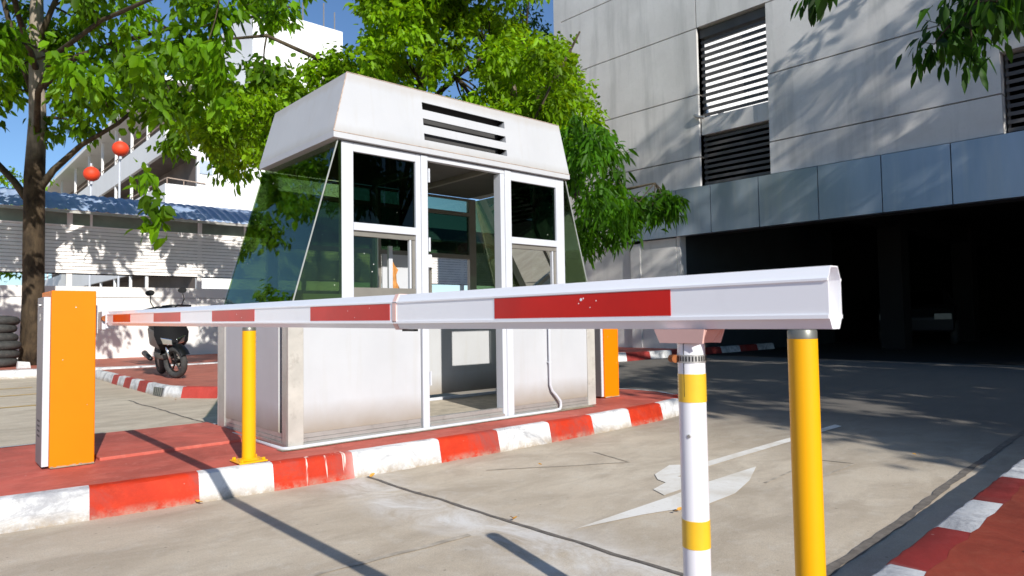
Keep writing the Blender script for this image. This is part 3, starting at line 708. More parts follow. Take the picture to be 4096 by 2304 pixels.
# ---------------------------------------------------------------- parking garage (right)
bb = math.radians(1.3); GX = 12.5
GA = thing('parking_garage', (12.6, 3, 0), 'large grey concrete parking garage with louvred openings and dark entrance', 'building')
def concrete_wall():
    m = N('fair_faced_concrete'); x, y, z = m.xyz()
    c = m.mix(m.ramp(m.noise(.8, 7, .65), [(.38, 0), (.64, 1)]), (.68, .66, .63), (.78, .76, .73))
    c = m.mix(m.math('MULTIPLY', m.ramp(m.noise(3, 5, .6, (1, 1, .12)), [(.5, 0), (.68, 1)]), .45), c, (.40, .40, .38))
    c = m.mix(m.math('MULTIPLY', m.ramp(m.noise(22, 4, .7), [(.55, 0), (.75, 1)]), .15), c, (.35, .35, .34))
    m.col(c).setp(.8, 0, .3).bump(m.noise(12, 5), .2, .01); return m.m
MT['cwall'] = concrete_wall()
def fascia_mat():
    m = N('weathered_fascia_panel')
    c = m.mix(m.ramp(m.noise(.9, 5, .6, (1, 1.0, .2)), [(.35, 0), (.7, 1)]), (.27, .34, .42), (.42, .49, .58))
    c = m.mix(m.math('MULTIPLY', m.ramp(m.noise(4, 5, .6, (1, 1.4, .12)), [(.5, 0), (.75, 1)]), .5), c, (.48, .50, .50))
    m.col(c).setp(.35, .45, .5); return m.m
MT['fascia'] = fascia_mat()
MT['louvre'] = paint('dark_louvre_blade', (.10, .095, .095), .6, .15, 4)
def gp(y, dx=0): return GX - (y-3)*math.tan(bb) + dx      # facade x at given y
def slab(mb, y0, y1, z0, z1, d0=0, d1=.3, m=0):
    return mb.hexa([(gp(y0, d0), y0, z0), (gp(y0, d1), y0, z0), (gp(y1, d1), y1, z0), (gp(y1, d0), y1, z0), (gp(y0, d0), y0, z1), (gp(y0, d1), y0, z1), (gp(y1, d1), y1, z1), (gp(y1, d0), y1, z1)], m)
g_ = .012
# upper concrete panels in courses, leaving real joints
yl_, y7, y6, y2 = 11.72, 7.86, 6.33, 2.62
courses = [(3.72, 4.30), (4.30, 5.55), (5.55, 7.10), (7.10, 8.42), (8.42, 9.9), (9.9, 11.4)]
wm = MB(); 
for k, (za, zb_) in enumerate([(3.72, 4.35), (4.35, 5.68), (5.68, 7.10), (7.10, 8.52), (8.52, 9.95), (9.95, 11.4)]):
    if za < 7.05:
        slab(wm, y7, yl_, za+g_, zb_-g_); slab(wm, y2, y6, za+g_, zb_-g_)
    else:
        slab(wm, y7+g_, yl_, za+g_, zb_-g_); slab(wm, y2, y7-g_, za+g_, zb_-g_); slab(wm, -10, y2-.0, za+g_, zb_-g_)
slab(wm, -10, y2-.01, 5.0, 7.10-g_)
wm.build('concrete_panel', MT['cwall'], GA)
bk = MB(); slab(bk, y7, yl_, 3.6, 11.3, .06, .29); slab(bk, y2+.02, y6-.02, 3.6, 7.0, .06, .29); slab(bk, y2+.02, y7, 7.13, 11.3, .06, .29); slab(bk, -9.8, y2, 7.13, 11.3, .06, .29)
bk.build('panel_backing', MT['joint'], GA)
# left return of the block and roof
lr = MB(); lr.hexa([(gp(yl_), yl_, .17), (34, yl_, .17), (34, yl_+.25, .17), (gp(yl_), yl_+.25, .17), (gp(yl_), yl_, 11.4), (34, yl_, 11.4), (34, yl_+.25, 11.4), (gp(yl_), yl_+.25, 11.4)])
lr.build('side_wall', MT['cwall'], GA)
# window void: spandrel + louvres in both openings
sp = MB(); slab(sp, y6+.001, y7-.001, 4.82, 5.18, .10, .45); sp.build('spandrel', MT['cwall'], GA)
def louvres(y0, y1, z0, z1, n, name='louvre_blade'):
    m = MB()
    for i in range(n):
        z = z0+(i+.5)*(z1-z0)/n
        m.hexa([(gp(y0, .16), y0, z-.045), (gp(y0, .30), y0, z-.01), (gp(y1, .30), y1, z-.01), (gp(y1, .16), y1, z-.045),
                (gp(y0, .16), y0, z+.015), (gp(y0, .30), y0, z+.035), (gp(y1, .30), y1, z+.035), (gp(y1, .16), y1, z+.015)])
    m.box(gp(y0, .20), gp(y0, .26), y0-.001, y0+.03, z0, z1).box(gp(y1, .20), gp(y1, .26), y1-.03, y1, z0, z1)
    return m.build(name, MT['louvre'], GA)
louvres(y6+.004, y7-.004, 5.20, 6.90, 12); louvres(y6+.004, y7-.004, 3.75, 4.80, 9)
hd = MB(); slab(hd, y6+.001, y7-.001, 6.90, 7.085, .12, .40); hd.build('window_head', MT['louvre'], GA)
louvres(-9, y2-.03, 3.75, 5.0, 10)
# floors and roof inside
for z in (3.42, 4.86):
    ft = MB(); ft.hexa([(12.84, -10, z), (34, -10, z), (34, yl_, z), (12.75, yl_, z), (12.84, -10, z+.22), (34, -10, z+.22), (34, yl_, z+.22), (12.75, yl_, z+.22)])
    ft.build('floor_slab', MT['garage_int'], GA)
MT['garage_shade_floor'] = MT['garage_int']
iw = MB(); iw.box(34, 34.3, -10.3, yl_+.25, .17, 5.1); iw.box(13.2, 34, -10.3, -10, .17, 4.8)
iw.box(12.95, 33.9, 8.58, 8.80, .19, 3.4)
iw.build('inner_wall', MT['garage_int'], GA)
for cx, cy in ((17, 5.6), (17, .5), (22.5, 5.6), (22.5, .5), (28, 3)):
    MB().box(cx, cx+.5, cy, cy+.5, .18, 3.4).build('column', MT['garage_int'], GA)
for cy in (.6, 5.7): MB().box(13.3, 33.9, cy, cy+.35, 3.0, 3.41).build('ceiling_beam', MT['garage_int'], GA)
tag(MB().add([(12.8, -10, .178), (34, -10, .178), (34, 8.4, .178), (12.8, 8.4, .178)], [(0, 1, 2, 3)]).build('garage_shade_floor', MT['garage_int']), kind='structure')  # near-black sheet puts the entrance's shade on the ground
# white wall added behind the upper louvres so bright strips show between slats
fw = MB(); fw.box(13.0, 33.9, 9.3, 9.5, 5.09, 11.3); fw.build('added_bright_wall', MT['wb'], GA)
for k in range(7): MB().box(15.4+.9*k, 15.5+.9*k, 9.1, 9.2, 5.09, 6.2).build('deck_rail_post', MT['galv'], GA)
# fascia panels over the entrance
yj = [9.8, 8.40, 7.58, 6.54, 5.40, 4.33, 3.30, 2.25, 1.2, .1, -1, -2.1, -3.2]
for a, b in zip(yj[:-1], yj[1:]):
    m = MB(); d = -.10
    m.hexa([(gp(b, d), b+.008, 2.72), (gp(b, .10), b+.008, 2.72), (gp(a, .10), a-.008, 2.72), (gp(a, d), a-.008, 2.72), (gp(b, d), b+.008, 3.70), (gp(b, .10), b+.008, 3.70), (gp(a, .10), a-.008, 3.70), (gp(a, d), a-.008, 3.70)])
    m.build('fascia_panel', MT['fascia'], GA)
sf = MB(); sf.hexa([(gp(-10, -.06), -10, 2.78), (gp(-10, .9), -10, 2.78), (gp(9.8, .9), 9.8, 2.78), (gp(9.8, -.06), 9.8, 2.78), (gp(-10, -.06), -10, 3.66), (gp(-10, .9), -10, 3.66), (gp(9.8, .9), 9.8, 3.66), (gp(9.8, -.06), 9.8, 3.66)])
sf.build('fascia_frame', MT['dark_int'], GA)
# lower wall left of the entrance: recessed boards, a pilaster, ledge
lw = MB(); slab(lw, 8.50, 9.42, .17, 2.70, .0, .10); slab(lw, 9.68, yl_, .17, 2.62, .04, .30); lw.build('lower_wall', MT['cwall'], GA)
pl_ = MB(); slab(pl_, 9.421, 9.679, .17, 2.65, -.04, .30); pl_.build('pilaster', MT['cwall'], GA)
ld = MB(); slab(ld, 9.81, yl_, 2.63, 3.71, .0, .3); ld.build('upper_band', MT['cwall'], GA)
MB().box(gp(8.5)+.01, 12.60, 8.40, 8.49, .17, 2.77).build('entrance_side_wall', MT['cwall'], GA); MB().box(12.601, 20, 8.41, 8.50, .17, 3.41).build('entrance_side_wall', paint('shaded_entry_wall', (.035, .045, .05), .7, .1, 2), GA)  # inner stretch coloured dark to stand for its shade
pp = MB().tube([(gp(7.90, -.05), 7.92, 5.24), (gp(7.90, -.05), 7.84, 5.18), (gp(7.7, -.02), 7.72, 5.15)], .035, 8); pp.build('drain_pipe', MT['alu'], GA)
# small striped kerb along the entrance drive
ek = [(16, 8.20), (15.2, 8.20), (14.4, 8.2), (13.6, 8.2), (12.9, 8.2), (12.35, 8.2), (11.75, 8.22), (11.1, 8.28), (10.5, 8.4), (10.0, 8.62), (9.9, 9.2), (9.9, 10)]
ekb = kerb_strip('entrance_kerb', ek[::-1], [1, 0, 1, 0, 1, 0, 1, 0, 1, 0, 1], .12, .15, [MT['kerb_red_dull'], MT['kerb_white']], zb=.17)
tag(ekb, kind='structure')
ekp = MB().prism([(10.05, 8.7), (10.6, 8.48), (12.6, 8.33), (12.6, 11.7), (10.02, 11.7)], .1, .318, 'z'); tag(ekp.build('garage_pavement', MT['slab_red']), kind='structure')

# a parked car inside the garage, barely visible
def car(loc, rz):
    C_ = thing('parked_car', (0, 0, 0), 'dark car parked deep inside the unlit garage entrance', 'car')
    side = [(-2.1, .35), (-2.15, .7), (-1.95, .95), (-1.2, 1.02), (-.55, 1.42), (.75, 1.45), (1.45, 1.05), (2.05, .92), (2.15, .6), (2.1, .32)]
    m = MB(); n_ = len(side); L_ = [(x, -.82 if z < 1.1 else -.62, z) for x, z in side]; R2 = [(x, .82 if z < 1.1 else .62, z) for x, z in side]
    m.add(L_+R2, [(i, (i+1) % n_, n_+(i+1) % n_, n_+i) for i in range(n_)]+[tuple(range(n_))[::-1], tuple(range(n_, 2*n_))])
    cm = paint('dark_car_paint', (.012, .013, .015), .5, .05, 2)
    m.build('car_body', cm, C_, bevel=.05)
    for x in (-1.35, 1.35):
        for y in (-.8, .8):
            wq = MB().ring((x, y, .31), (0, 1, 0), .23, .085).build('wheel', MT['rubber'], C_, smooth=True)
            MB().cyl((x, y-.05, .31), (x, y+.05, .31), .17, 14).build('rim', MT['chrome'], wq)
    for y in (-.6, .6): MB().box(-2.17, -2.10, y-.18, y+.18, .66, .80).build('headlight', MT['cap_grey'], C_)
    MB().add([(-1.22, -.6, 1.04), (-1.22, .6, 1.04), (-.6, .56, 1.40), (-.6, -.56, 1.40)], [(0, 1, 2, 3)]).build('windscreen', MT['glass_dark'], C_)
    C_.location = loc; C_.rotation_euler.z = rz
car((21.0, 6.5, .18), math.radians(14))

# ---------------------------------------------------------------- far left: pavement, island, shed
lk = [(-14, 17.3), (-6, 17.0), (0, 16.6), (2.0, 16.25), (3.1, 15.6), (4.2, 15.3), (12, 15.3)]
m = kerb_strip('street_kerb', resample(lk, 1.0)[:1] + lk[1:], [0]*(len(lk)-1), .3, .16, [MT['kerb_white']], rough=.002, sub=.3); tag(m, kind='structure')
m = MB(); vs = [(x, y+.25, .158) for x, y in lk]+[(12, 24, .158), (-14, 24, .158)]; m.add(vs, [tuple(range(len(vs)))])
MT['pave_red2'] = red_paint('faded_red_pavement', (.52, .16, .11), .2)
tag(m.build('street_pavement', MT['pave_red2']), kind='structure')
MT['kerb_mid_red'] = red_paint('faded_kerb_red', (.50, .06, .045), .3)
fi = [(2.72, 15.2), (2.72, 13.9), (2.70, 13.45), (2.69, 13.0), (2.685, 12.55), (2.68, 12.1), (2.685, 11.65), (2.68, 11.15), (2.67, 10.72), (2.70, 10.28), (2.83, 9.95), (3.16, 9.50), (3.50, 9.22), (3.9, 9.02), (4.5, 8.95), (5.1, 8.95), (5.7, 8.95), (6.3, 9.0), (7.0, 9.05)]
# going from far to near so that the paving is on the left-hand side
fk = kerb_strip('far_island_kerb', fi, [1, 1, 0, 1, 0, 1, 0, 1, 1, 1, 0, 1, 0, 1, 0, 1, 0, 1], .12, .15, [MT['kerb_mid_red'], MT['kerb_white']], sub=.15); tag(fk, kind='structure')
m = MB(); vs = [(x, y, .146) for x, y in inset(fi, .09)]+[(7.0, 15.4, .146)]; m.add(vs, [tuple(range(len(vs)))]); tag(m.build('far_island', MT['pave_red2']), kind='structure')
# kerb inlet grate
gr_ = thing('drain_grate', (2.72, 10.3, 0), 'small dark drain grate set in the far striped kerb', 'drain grate')
m = MB().hexa([(2.682, 10.34, .012), (2.72, 10.34, .012), (2.70, 10.66, .012), (2.660, 10.66, .012), (2.70, 10.34, .118), (2.74, 10.34, .118), (2.72, 10.66, .118), (2.678, 10.66, .118)]); m.build('grate_recess', MT['dark_int'], gr_)
m = MB()
for k in range(5):
    t = k/4; x = 2.684+(2.662-2.684)*t; y = 10.36+.28*t
    m.cyl((x-.004, y, .012), (x+.012, y, .125), .008, 6)
m.build('grate_bar', MT['cap_grey'], gr_)
# shed
SH = thing('louvred_shed', (4, 20, .15), 'long white shed with horizontal louvre boards, low wall and blue ribbed roof', 'shed')
ys = 20.0; X0, X1 = -16, 21.0
MT['plaster'] = paint('white_plaster', (.80, .78, .75), .85, .05, 1.2, dirt=.08)
MT['board'] = paint('pale_louvre_board', (.92, .89, .86), .7, .08, 2, dirt=.08)
MB().box(X0, X1, ys, ys+.2, .14, 1.72).box(X0, X1, ys-.012, ys+.21, 1.735, 2.0).build('low_wall', MT['plaster'], SH)
lb = MB(); nb = 13
for k in range(nb):
    z = 2.33+k*(3.50-2.33)/nb; dz = (3.50-2.33)/nb
    lb.hexa([(X0, ys-.035, z), (X1, ys-.035, z), (X1, ys-.02, z), (X0, ys-.02, z), (X0, ys+.0, z+dz-.006), (X1, ys+.0, z+dz-.006), (X1, ys+.015, z+dz-.006), (X0, ys+.015, z+dz-.006)])
lb.build('louvre_boards', MT['board'], SH)
MB().box(X0, X1, ys+.03, ys+.05, 2.3, 3.52).build('board_backing', MT['dark_int'], SH)
for k in range(12):
    x = X0+.4+k*3.1; MB().box(x, x+.12, ys+.0, ys+.1, 2.001, 3.86).build('shed_post', MT['plaster'], SH)
MT['polycarb'] = paint('green_grey_translucent_panel', (.22, .27, .22), .3, .25, 1.5)
MB().box(X0, X1, ys+.03, ys+.045, 3.53, 3.88).build('clerestory_pane', MT['polycarb'], SH)
fr_ = MB().box(X0, X1, ys-.02, ys+.06, 3.50, 3.54).box(X0, X1, ys-.02, ys+.06, 3.87, 3.92)
for k in range(28): fr_.box(X0+k*1.3, X0+k*1.3+.05, ys-.015, ys+.06, 3.541, 3.869)
fr_.build('clerestory_frame', MT['board'], SH)
def blue_roof():
    m = N('blue_ribbed_sheet'); c = m.mix(m.ramp(m.noise(3, 5, .6), [(.35, 0), (.7, 1)]), (.27, .38, .58), (.46, .55, .70)); m.col(c).setp(.5, 0, .4); return m.m
MT['blue'] = blue_roof()
rf = MB(); ny = 9; nx = int((X1-X0)/.055); zc = []
prof_ = []
for j in range(ny):
    t = j/(ny-1); prof_.append((ys-.42+2.2*t, 3.86+.72*math.sin(t*math.pi/2)))
vs = []
for i in range(nx+1):
    x = X0+i*.055; h = .022*(1 if (i % 4 == 0) else (-.3 if i % 4 == 2 else .1))
    for (y, z) in prof_: vs.append((x, y, z+h))
rf.add(vs, [(i*ny+j, (i+1)*ny+j, (i+1)*ny+j+1, i*ny+j+1) for i in range(nx) for j in range(ny-1)])
rf.build('ribbed_roof', MT['blue'], SH)
MB().box(X0, X1, ys-.40, ys-.37, 3.79, 3.85).build('gutter', MT['alu'], SH)
MB().box(X0, X1, ys+1.7, ys+1.8, .15, 1.9).build('rear_wall', MT['plaster'], SH)

# tyres
ty = 19.1; txs = [(1.50, 0), (1.53, .01), (1.55, -.02), (1.50, .02), (1.47, 0), (1.52, .0)]
lab = ['lowest tyre of the stack beside the big tree', 'second tyre up in the stack beside the big tree', 'third tyre up in the stack beside the big tree', 'fourth tyre up in the stack beside the big tree', 'fifth tyre up in the stack beside the big tree', 'top tyre of the stack beside the big tree']
for k, (x, dy) in enumerate(txs):
    q = MB().ring((x, ty-1.1+dy, .25+.178*k), (.06*(k % 2)-.03, .04, 1), .24, .115, 30, 12, sq=.86).build('tyre', MT['rubber'], smooth=True)
    tag(q, 'black worn '+lab[k], 'tyre', 'stacked tyres by the tree')
q = MB().hexa([(1.72, 16.9, .16), (1.95, 16.9, .16), (1.95, 17.1, .16), (1.72, 17.1, .16), (1.74, 16.92, .30), (1.93, 16.92, .28), (1.93, 17.08, .28), (1.74, 17.08, .31)]).build('concrete_block', MT['kerb_white'])
tag(q, 'broken painted kerb block at the foot of the big tree', 'block')

# ---------------------------------------------------------------- scooter
def scooter(wx, wy, z0, rz):
    C_ = thing('motor_scooter', (0, 0, 0), 'black motor scooter parked on the far striped island', 'scooter')
    # local frame: forward = +x, left = +y, front wheel centre at x = 0
    wq = MB().ring((0, 0, .255), (0, 1, 0), .205, .05, 32, 10).build('front_wheel', MT['rubber'], C_, smooth=True)
    r_ = MB().ring((0, 0, .255), (0, 1, 0), .155, .014, 24, 6)
    for k in range(5):
        a = 2*math.pi*k/5+.3; r_.cyl((.025*math.cos(a), 0, .255+.025*math.sin(a)), (.15*math.cos(a), 0, .255+.15*math.sin(a)), .014, 6)
    r_.cyl((0, -.05, .255), (0, .05, .255), .028, 12); r_.build('rim', MT['black'], wq)
    MB().cyl((0, .055, .255), (0, .06, .255), .09, 18).build('brake_disc', MT['chrome'], wq)
    MB().tube([(0, .075, .255), (-.10, .075, .60)], .02, 8).tube([(0, -.075, .255), (-.10, -.075, .60)], .02, 8).build('fork', MT['chrome'], C_, smooth=True)
    fd = MB(); n_ = 9
    vs = []
    for i in range(n_):
        a = math.radians(20+i*17); 
        for y, dr in ((-.075, -.02), (-.05, .02), (0, .035), (.05, .02), (.075, -.02)):
            vs.append((.285*math.cos(a)*(1+dr), y, .26+.285*math.sin(a)*(1+dr)))
    fd.add(vs, [(i*5+j, (i+1)*5+j, (i+1)*5+j+1, i*5+j+1) for i in range(n_-1) for j in range(4)]); fd.build('front_fender', MT['black'], C_, smooth=True)
    st_ = Matrix.Rotation(math.radians(25), 4, 'Z')
    for o_ in [q for q in C_.children]:
        o_.data.transform(st_)
        for q in o_.children: q.data.transform(st_)
    # front apron: shaped shield
    ap = MB(); rows = [(.40, -.10, .10), (.46, -.02, .15), (.56, .06, .22), (.70, .04, .25), (.86, -.04, .22), (1.02, -.10, .13)]
    vs = []
    for z, x, hw in rows:
        for t in (-1, -.6, 0, .6, 1): vs.append((x-.10*t*t, hw*t, z))
    for z, x, hw in rows:
        for t in (-1, -.6, 0, .6, 1): vs.append((x-.10*t*t-.12, hw*t*.9, z))
    F_ = []
    for i in range(5):
        for j in range(4):
            F_.append((i*5+j, i*5+j+1, (i+1)*5+j+1, (i+1)*5+j)); a = 30; F_.append((a+i*5+j, a+(i+1)*5+j, a+(i+1)*5+j+1, a+i*5+j+1))
        F_.append((i*5, (i+1)*5, 30+(i+1)*5, 30+i*5)); F_.append((i*5+4, 30+i*5+4, 30+(i+1)*5+4, (i+1)*5+4))
    ap.add(vs, F_); ap.add(vs[25:30]+vs[55:60], [(0, 1, 2, 3, 4, 9, 8, 7, 6, 5)]); ap.build('front_apron', MT['rubber_black'], C_, smooth='auto')
    for s_ in (-1, 1):
        h = MB().hexa([(.095, s_*.03, .52), (.035, s_*.15, .55), (.0, s_*.15, .55), (.04, s_*.03, .52), (.10, s_*.03, .61), (.035, s_*.18, .66), (.0, s_*.18, .66), (.05, s_*.03, .61)])
        h.build('headlight', MT['chrome'], C_, bevel=.01)
    hb = MB().tube([(-.16, -.34, 1.10), (-.13, -.15, 1.13), (-.10, 0, 1.10), (-.13, .15, 1.13), (-.16, .34, 1.10)], .016, 8); hb.build('handlebar', MT['black'], C_, smooth=True)
    MB().hexa([(-.02, -.12, 1.03), (-.02, .12, 1.03), (-.2, .10, 1.03), (-.2, -.10, 1.03), (-.06, -.10, 1.15), (-.06, .10, 1.15), (-.2, .08, 1.15), (-.2, -.08, 1.15)]).build('handlebar_cowl', MT['black'], C_, bevel=.02)
    for s_ in (-1, 1):
        mm = MB().tube([(-.13, s_*.20, 1.13), (-.10, s_*.24, 1.22), (-.11, s_*.23, 1.31)], .008, 6)
        vs = [(-.11, s_*.23+.065*math.cos(a), 1.36+.045*math.sin(a)) for a in [k*math.pi/6 for k in range(12)]]
        mm.add(vs+[(x-.03, y, z) for x, y, z in vs], [tuple(range(12)), tuple(range(12, 24))[::-1]]+[(i, (i+1) % 12, 12+(i+1) % 12, 12+i) for i in range(12)])
        mm.build('mirror', MT['black'], C_)
    # body, floorboard, seat, rear wheel
    MB().hexa([(-.12, -.14, .30), (-.12, .14, .30), (-.75, .16, .30), (-.75, -.16, .30), (-.12, -.15, .40), (-.12, .15, .40), (-.75, .18, .42), (-.75, -.18, .42)]).build('floorboard', MT['black'], C_, bevel=.02)
    MB().hexa([(-.62, -.10, .42), (-.62, .10, .42), (-1.45, .12, .50), (-1.45, -.12, .50), (-.60, -.13, .74), (-.60, .13, .74), (-1.6, .10, .82), (-1.6, -.10, .82)]).build('rear_body', MT['black'], C_, bevel=.04)
    MB().hexa([(-.58, -.13, .745), (-.58, .13, .745), (-1.45, .12, .82), (-1.45, -.12, .82), (-.64, -.10, .83), (-.64, .10, .83), (-1.42, .09, .92), (-1.42, -.09, .92)]).build('seat', MT['rubber'], C_, bevel=.03)
    rw = MB().ring((-1.25, 0, .255), (0, 1, 0), .195, .06, 28, 10).build('rear_wheel', MT['rubber'], C_, smooth=True)
    MB().cyl((-1.25, -.04, .255), (-1.25, .04, .255), .14, 16).build('rim', MT['black'], rw)
    MB().tube([(-.9, -.2, .30), (-1.45, -.2, .38)], [.035, .05], 10).build('exhaust', MT['black'], C_, smooth=True)
    C_.location = (wx, wy, z0); C_.rotation_euler = (math.radians(6), 0, rz); C_.scale = (1.02, 1.02, 1.02)
# copes with world_loc: parts were built in the local frame at the origin
scooter(3.25, 11.62, .15, math.radians(-95))

# ---------------------------------------------------------------- white building with galleries
WB = thing('gallery_building', (18, 48, 0), 'tall white building with open galleries rising behind the shed', 'building')
bx, by = 11.0, 41.9
MT['wb_in'] = paint('gallery_inner_wall', (.20, .16, .14), .85, .2, .6)
wb = MB()
# end wall: solid right of the openings, bands between them
wb.box(bx+1.75, 22.2, by, by+.3, 0, 15.2); wb.box(bx+5.0, 22.2, by+.001, 60, 15.2, 21.0); wb.box(21.9, 22.2, by+.301, 60, 0, 15.19)
wb.build('end_wall', MT['wb'], WB)
for (za, zb_) in ((4.3, 5.9), (7.65, 9.1), (10.95, 12.42), (0, 2.6)):
    pr = MB(); pr.box(bx, bx+1.749, by, by+.2, za, zb_); pr.box(bx, bx+.2, by+.201, 95, za, zb_)
    pr.build('gallery_parapet', MT['wb'], WB)
for z in (4.4, 7.75, 11.05): MB().box(bx+.21, bx+1.8, by+.21, 95, z, z+.2).build('gallery_floor', MT['wb_in'], WB)
MB().box(bx+1.8, bx+2.0, by+.301, 95, 0, 15).build('gallery_back_wall', MT['wb_in'], WB)
MB().box(bx-.5, bx+6, by-.3, 95, 15.0, 15.28).build('eave', MT['wb'], WB)
for y in (46, 50, 54.5, 59, 64, 70, 77, 85): MB().box(bx+.02, bx+.17, y, y+.16, 2.6, 14.99).build('gallery_column', MT['wb'], WB)
for (z) in (9.42, 12.75, 6.2):
    rl = MB()
    rl.tube([(bx+2.2, by-.06, z-.1), (bx+.1, by-.05, z), (bx+.06, by+.3, z), (bx+.06, 90, z)], .035, 6)
    for q in (bx+.1, bx+1.0): rl.cyl((q, by-.0, z-.35), (q, by-.0, z), .025, 6)
    rl.build('handrail', MT['edge_brown'], WB)
MB().box(bx+1.85, bx+2.6, by-.06, by-.001, 9.9, 10.7).build('wall_notice', paint('pale_blue_board', (.45, .52, .62), .6), WB)
for x, h in ((19.4, 1.3), (20.9, 1.7), (21.7, 1.3)): MB().cyl((x, by+.2, 21.0), (x, by+.2, 21.0+h), .05, 6).build('roof_mast', MT['galv'], WB)
# lanterns on poles
def lantern(x, y, z, R, label):
    m = thing('lantern', (x, y, z), label, 'lantern', 'red paper lanterns')
    pr_ = [(R*math.sin(math.pi*(i+.5)/14)*(1+.012*(i % 2)), -R*.97*math.cos(math.pi*(i+.5)/14)) for i in range(14)]
    MB().lathe((x, y, z), pr_, 24).build('globe', MT['lantern'], m, smooth=True)
    MB().cyl((x, y, z-R-.12), (x, y, z-R*.9), R*.18, 8).build('tassel', MT['alu_white'], m)
    MB().cyl((x, y, z+R*.85), (x, y, z+R+.03), R*.25, 10).build('lantern_cap', MT['edge_brown'], m)
def lpole(x, y, z, label):
    tag(MB().cyl((x, y, 0), (x, y, z), .045, 8).build('lantern_pole', MT['alu_white']), label, 'pole', 'lantern poles')
lantern(7.0, 33.6, 8.80, .34, 'larger red lantern hanging higher, in front of the white galleries'); lpole(7.0, 33.75, 9.3, 'thin white pole carrying the higher red lantern')
lantern(6.06, 34.47, 7.70, .33, 'round red lantern hanging lower left, in front of the white galleries'); lpole(6.06, 34.6, 8.2, 'thin white pole carrying the lower red lantern')
lantern(2.68, 22.4, 2.32, .155, 'small red lantern seen through the gap in the shed behind the tree')

# ---------------------------------------------------------------- trees
def unit(a): return a/np.maximum(1e-9, np.linalg.norm(a, axis=1, keepdims=True))
def leaf_mesh(name, P0, D, L, Wd, mat, parent, droop=.25, shape='broad', flat=.9, tone=None):
    n = len(P0); L = np.asarray(L)[:, None]; Wd = np.asarray(Wd)[:, None]
    D = unit(D); R_ = rng.normal(size=(n, 3))*(.55 if flat > .8 else .8); R_[:, 2] += flat
    Nn = unit(R_ - (R_*D).sum(1, keepdims=True)*D); Sd = np.cross(D, Nn)
    dn = np.array([[0, 0, -1.0]])
    def at(t, w, lift): return P0 + D*L*t + dn*L*droop*t*t + Sd*Wd*w + Nn*Wd*lift
    if shape == 'broad':
        V = [at(0, 0, 0), at(.32, -.46, .12), at(.32, 0, -.05), at(.32, .46, .12), at(.70, -.40, .10), at(.70, 0, -.05), at(.70, .40, .10), at(1, 0, 0)]
        F = [(0, 1, 2), (0, 2, 3), (1, 4, 5, 2), (2, 5, 6, 3), (4, 7, 5), (5, 7, 6)]
    else:
        V = [at(0, 0, 0), at(.45, -.5, .1), at(.5, 0, -.06), at(.45, .5, .1), at(1, 0, 0)]
        F = [(0, 1, 4, 2), (0, 2, 4, 3)]
    k = len(V); V = np.stack(V, 1).reshape(-1, 3)
    loops = []; starts = []; tot = []
    base = (np.arange(n)*k)[:, None]
    per = np.concatenate([np.array(q) for q in F]); ln = np.array([len(q) for q in F])
    li = (base+per[None, :]).ravel(); lt = np.tile(ln, n); ls = np.concatenate([[0], np.cumsum(lt)[:-1]])
    me = bpy.data.meshes.new(name); me.vertices.add(len(V)); me.vertices.foreach_set('co', V.astype(np.float32).ravel())
    me.loops.add(len(li)); me.loops.foreach_set('vertex_index', li.astype(np.int32))
    me.polygons.add(len(lt)); me.polygons.foreach_set('loop_start', ls.astype(np.int32))
    try: me.polygons.foreach_set('loop_total', lt.astype(np.int32))
    except Exception: pass
    me.update(calc_edges=True)
    base_r = rng.random(n) if tone is None else np.clip(.55*tone + .55*rng.random(n) - .05, 0, 1)
    at_ = me.attributes.new('rnd', 'FLOAT', 'POINT'); at_.data.foreach_set('value', np.repeat(base_r, k).astype(np.float32))
    me.materials.append(mat)
    o = bpy.data.objects.new(name, me); COL.objects.link(o)
    if parent is not None: o.parent = parent; o.location = -world_loc(parent)
    return o
def curve(a, b, sag=.0, wob=.1, k=6):
    a = Vector(a); b = Vector(b); out = []; L = (b-a).length
    j = Vector((random.uniform(-1, 1), random.uniform(-1, 1), random.uniform(-.5, .5)))*wob*L
    for i in range(k+1):
        t = i/k; p = a.lerp(b, t); s_ = math.sin(math.pi*t)
        p += j*s_*.5 + Vector((0, 0, sag*L*s_)); out.append(p)
    return out
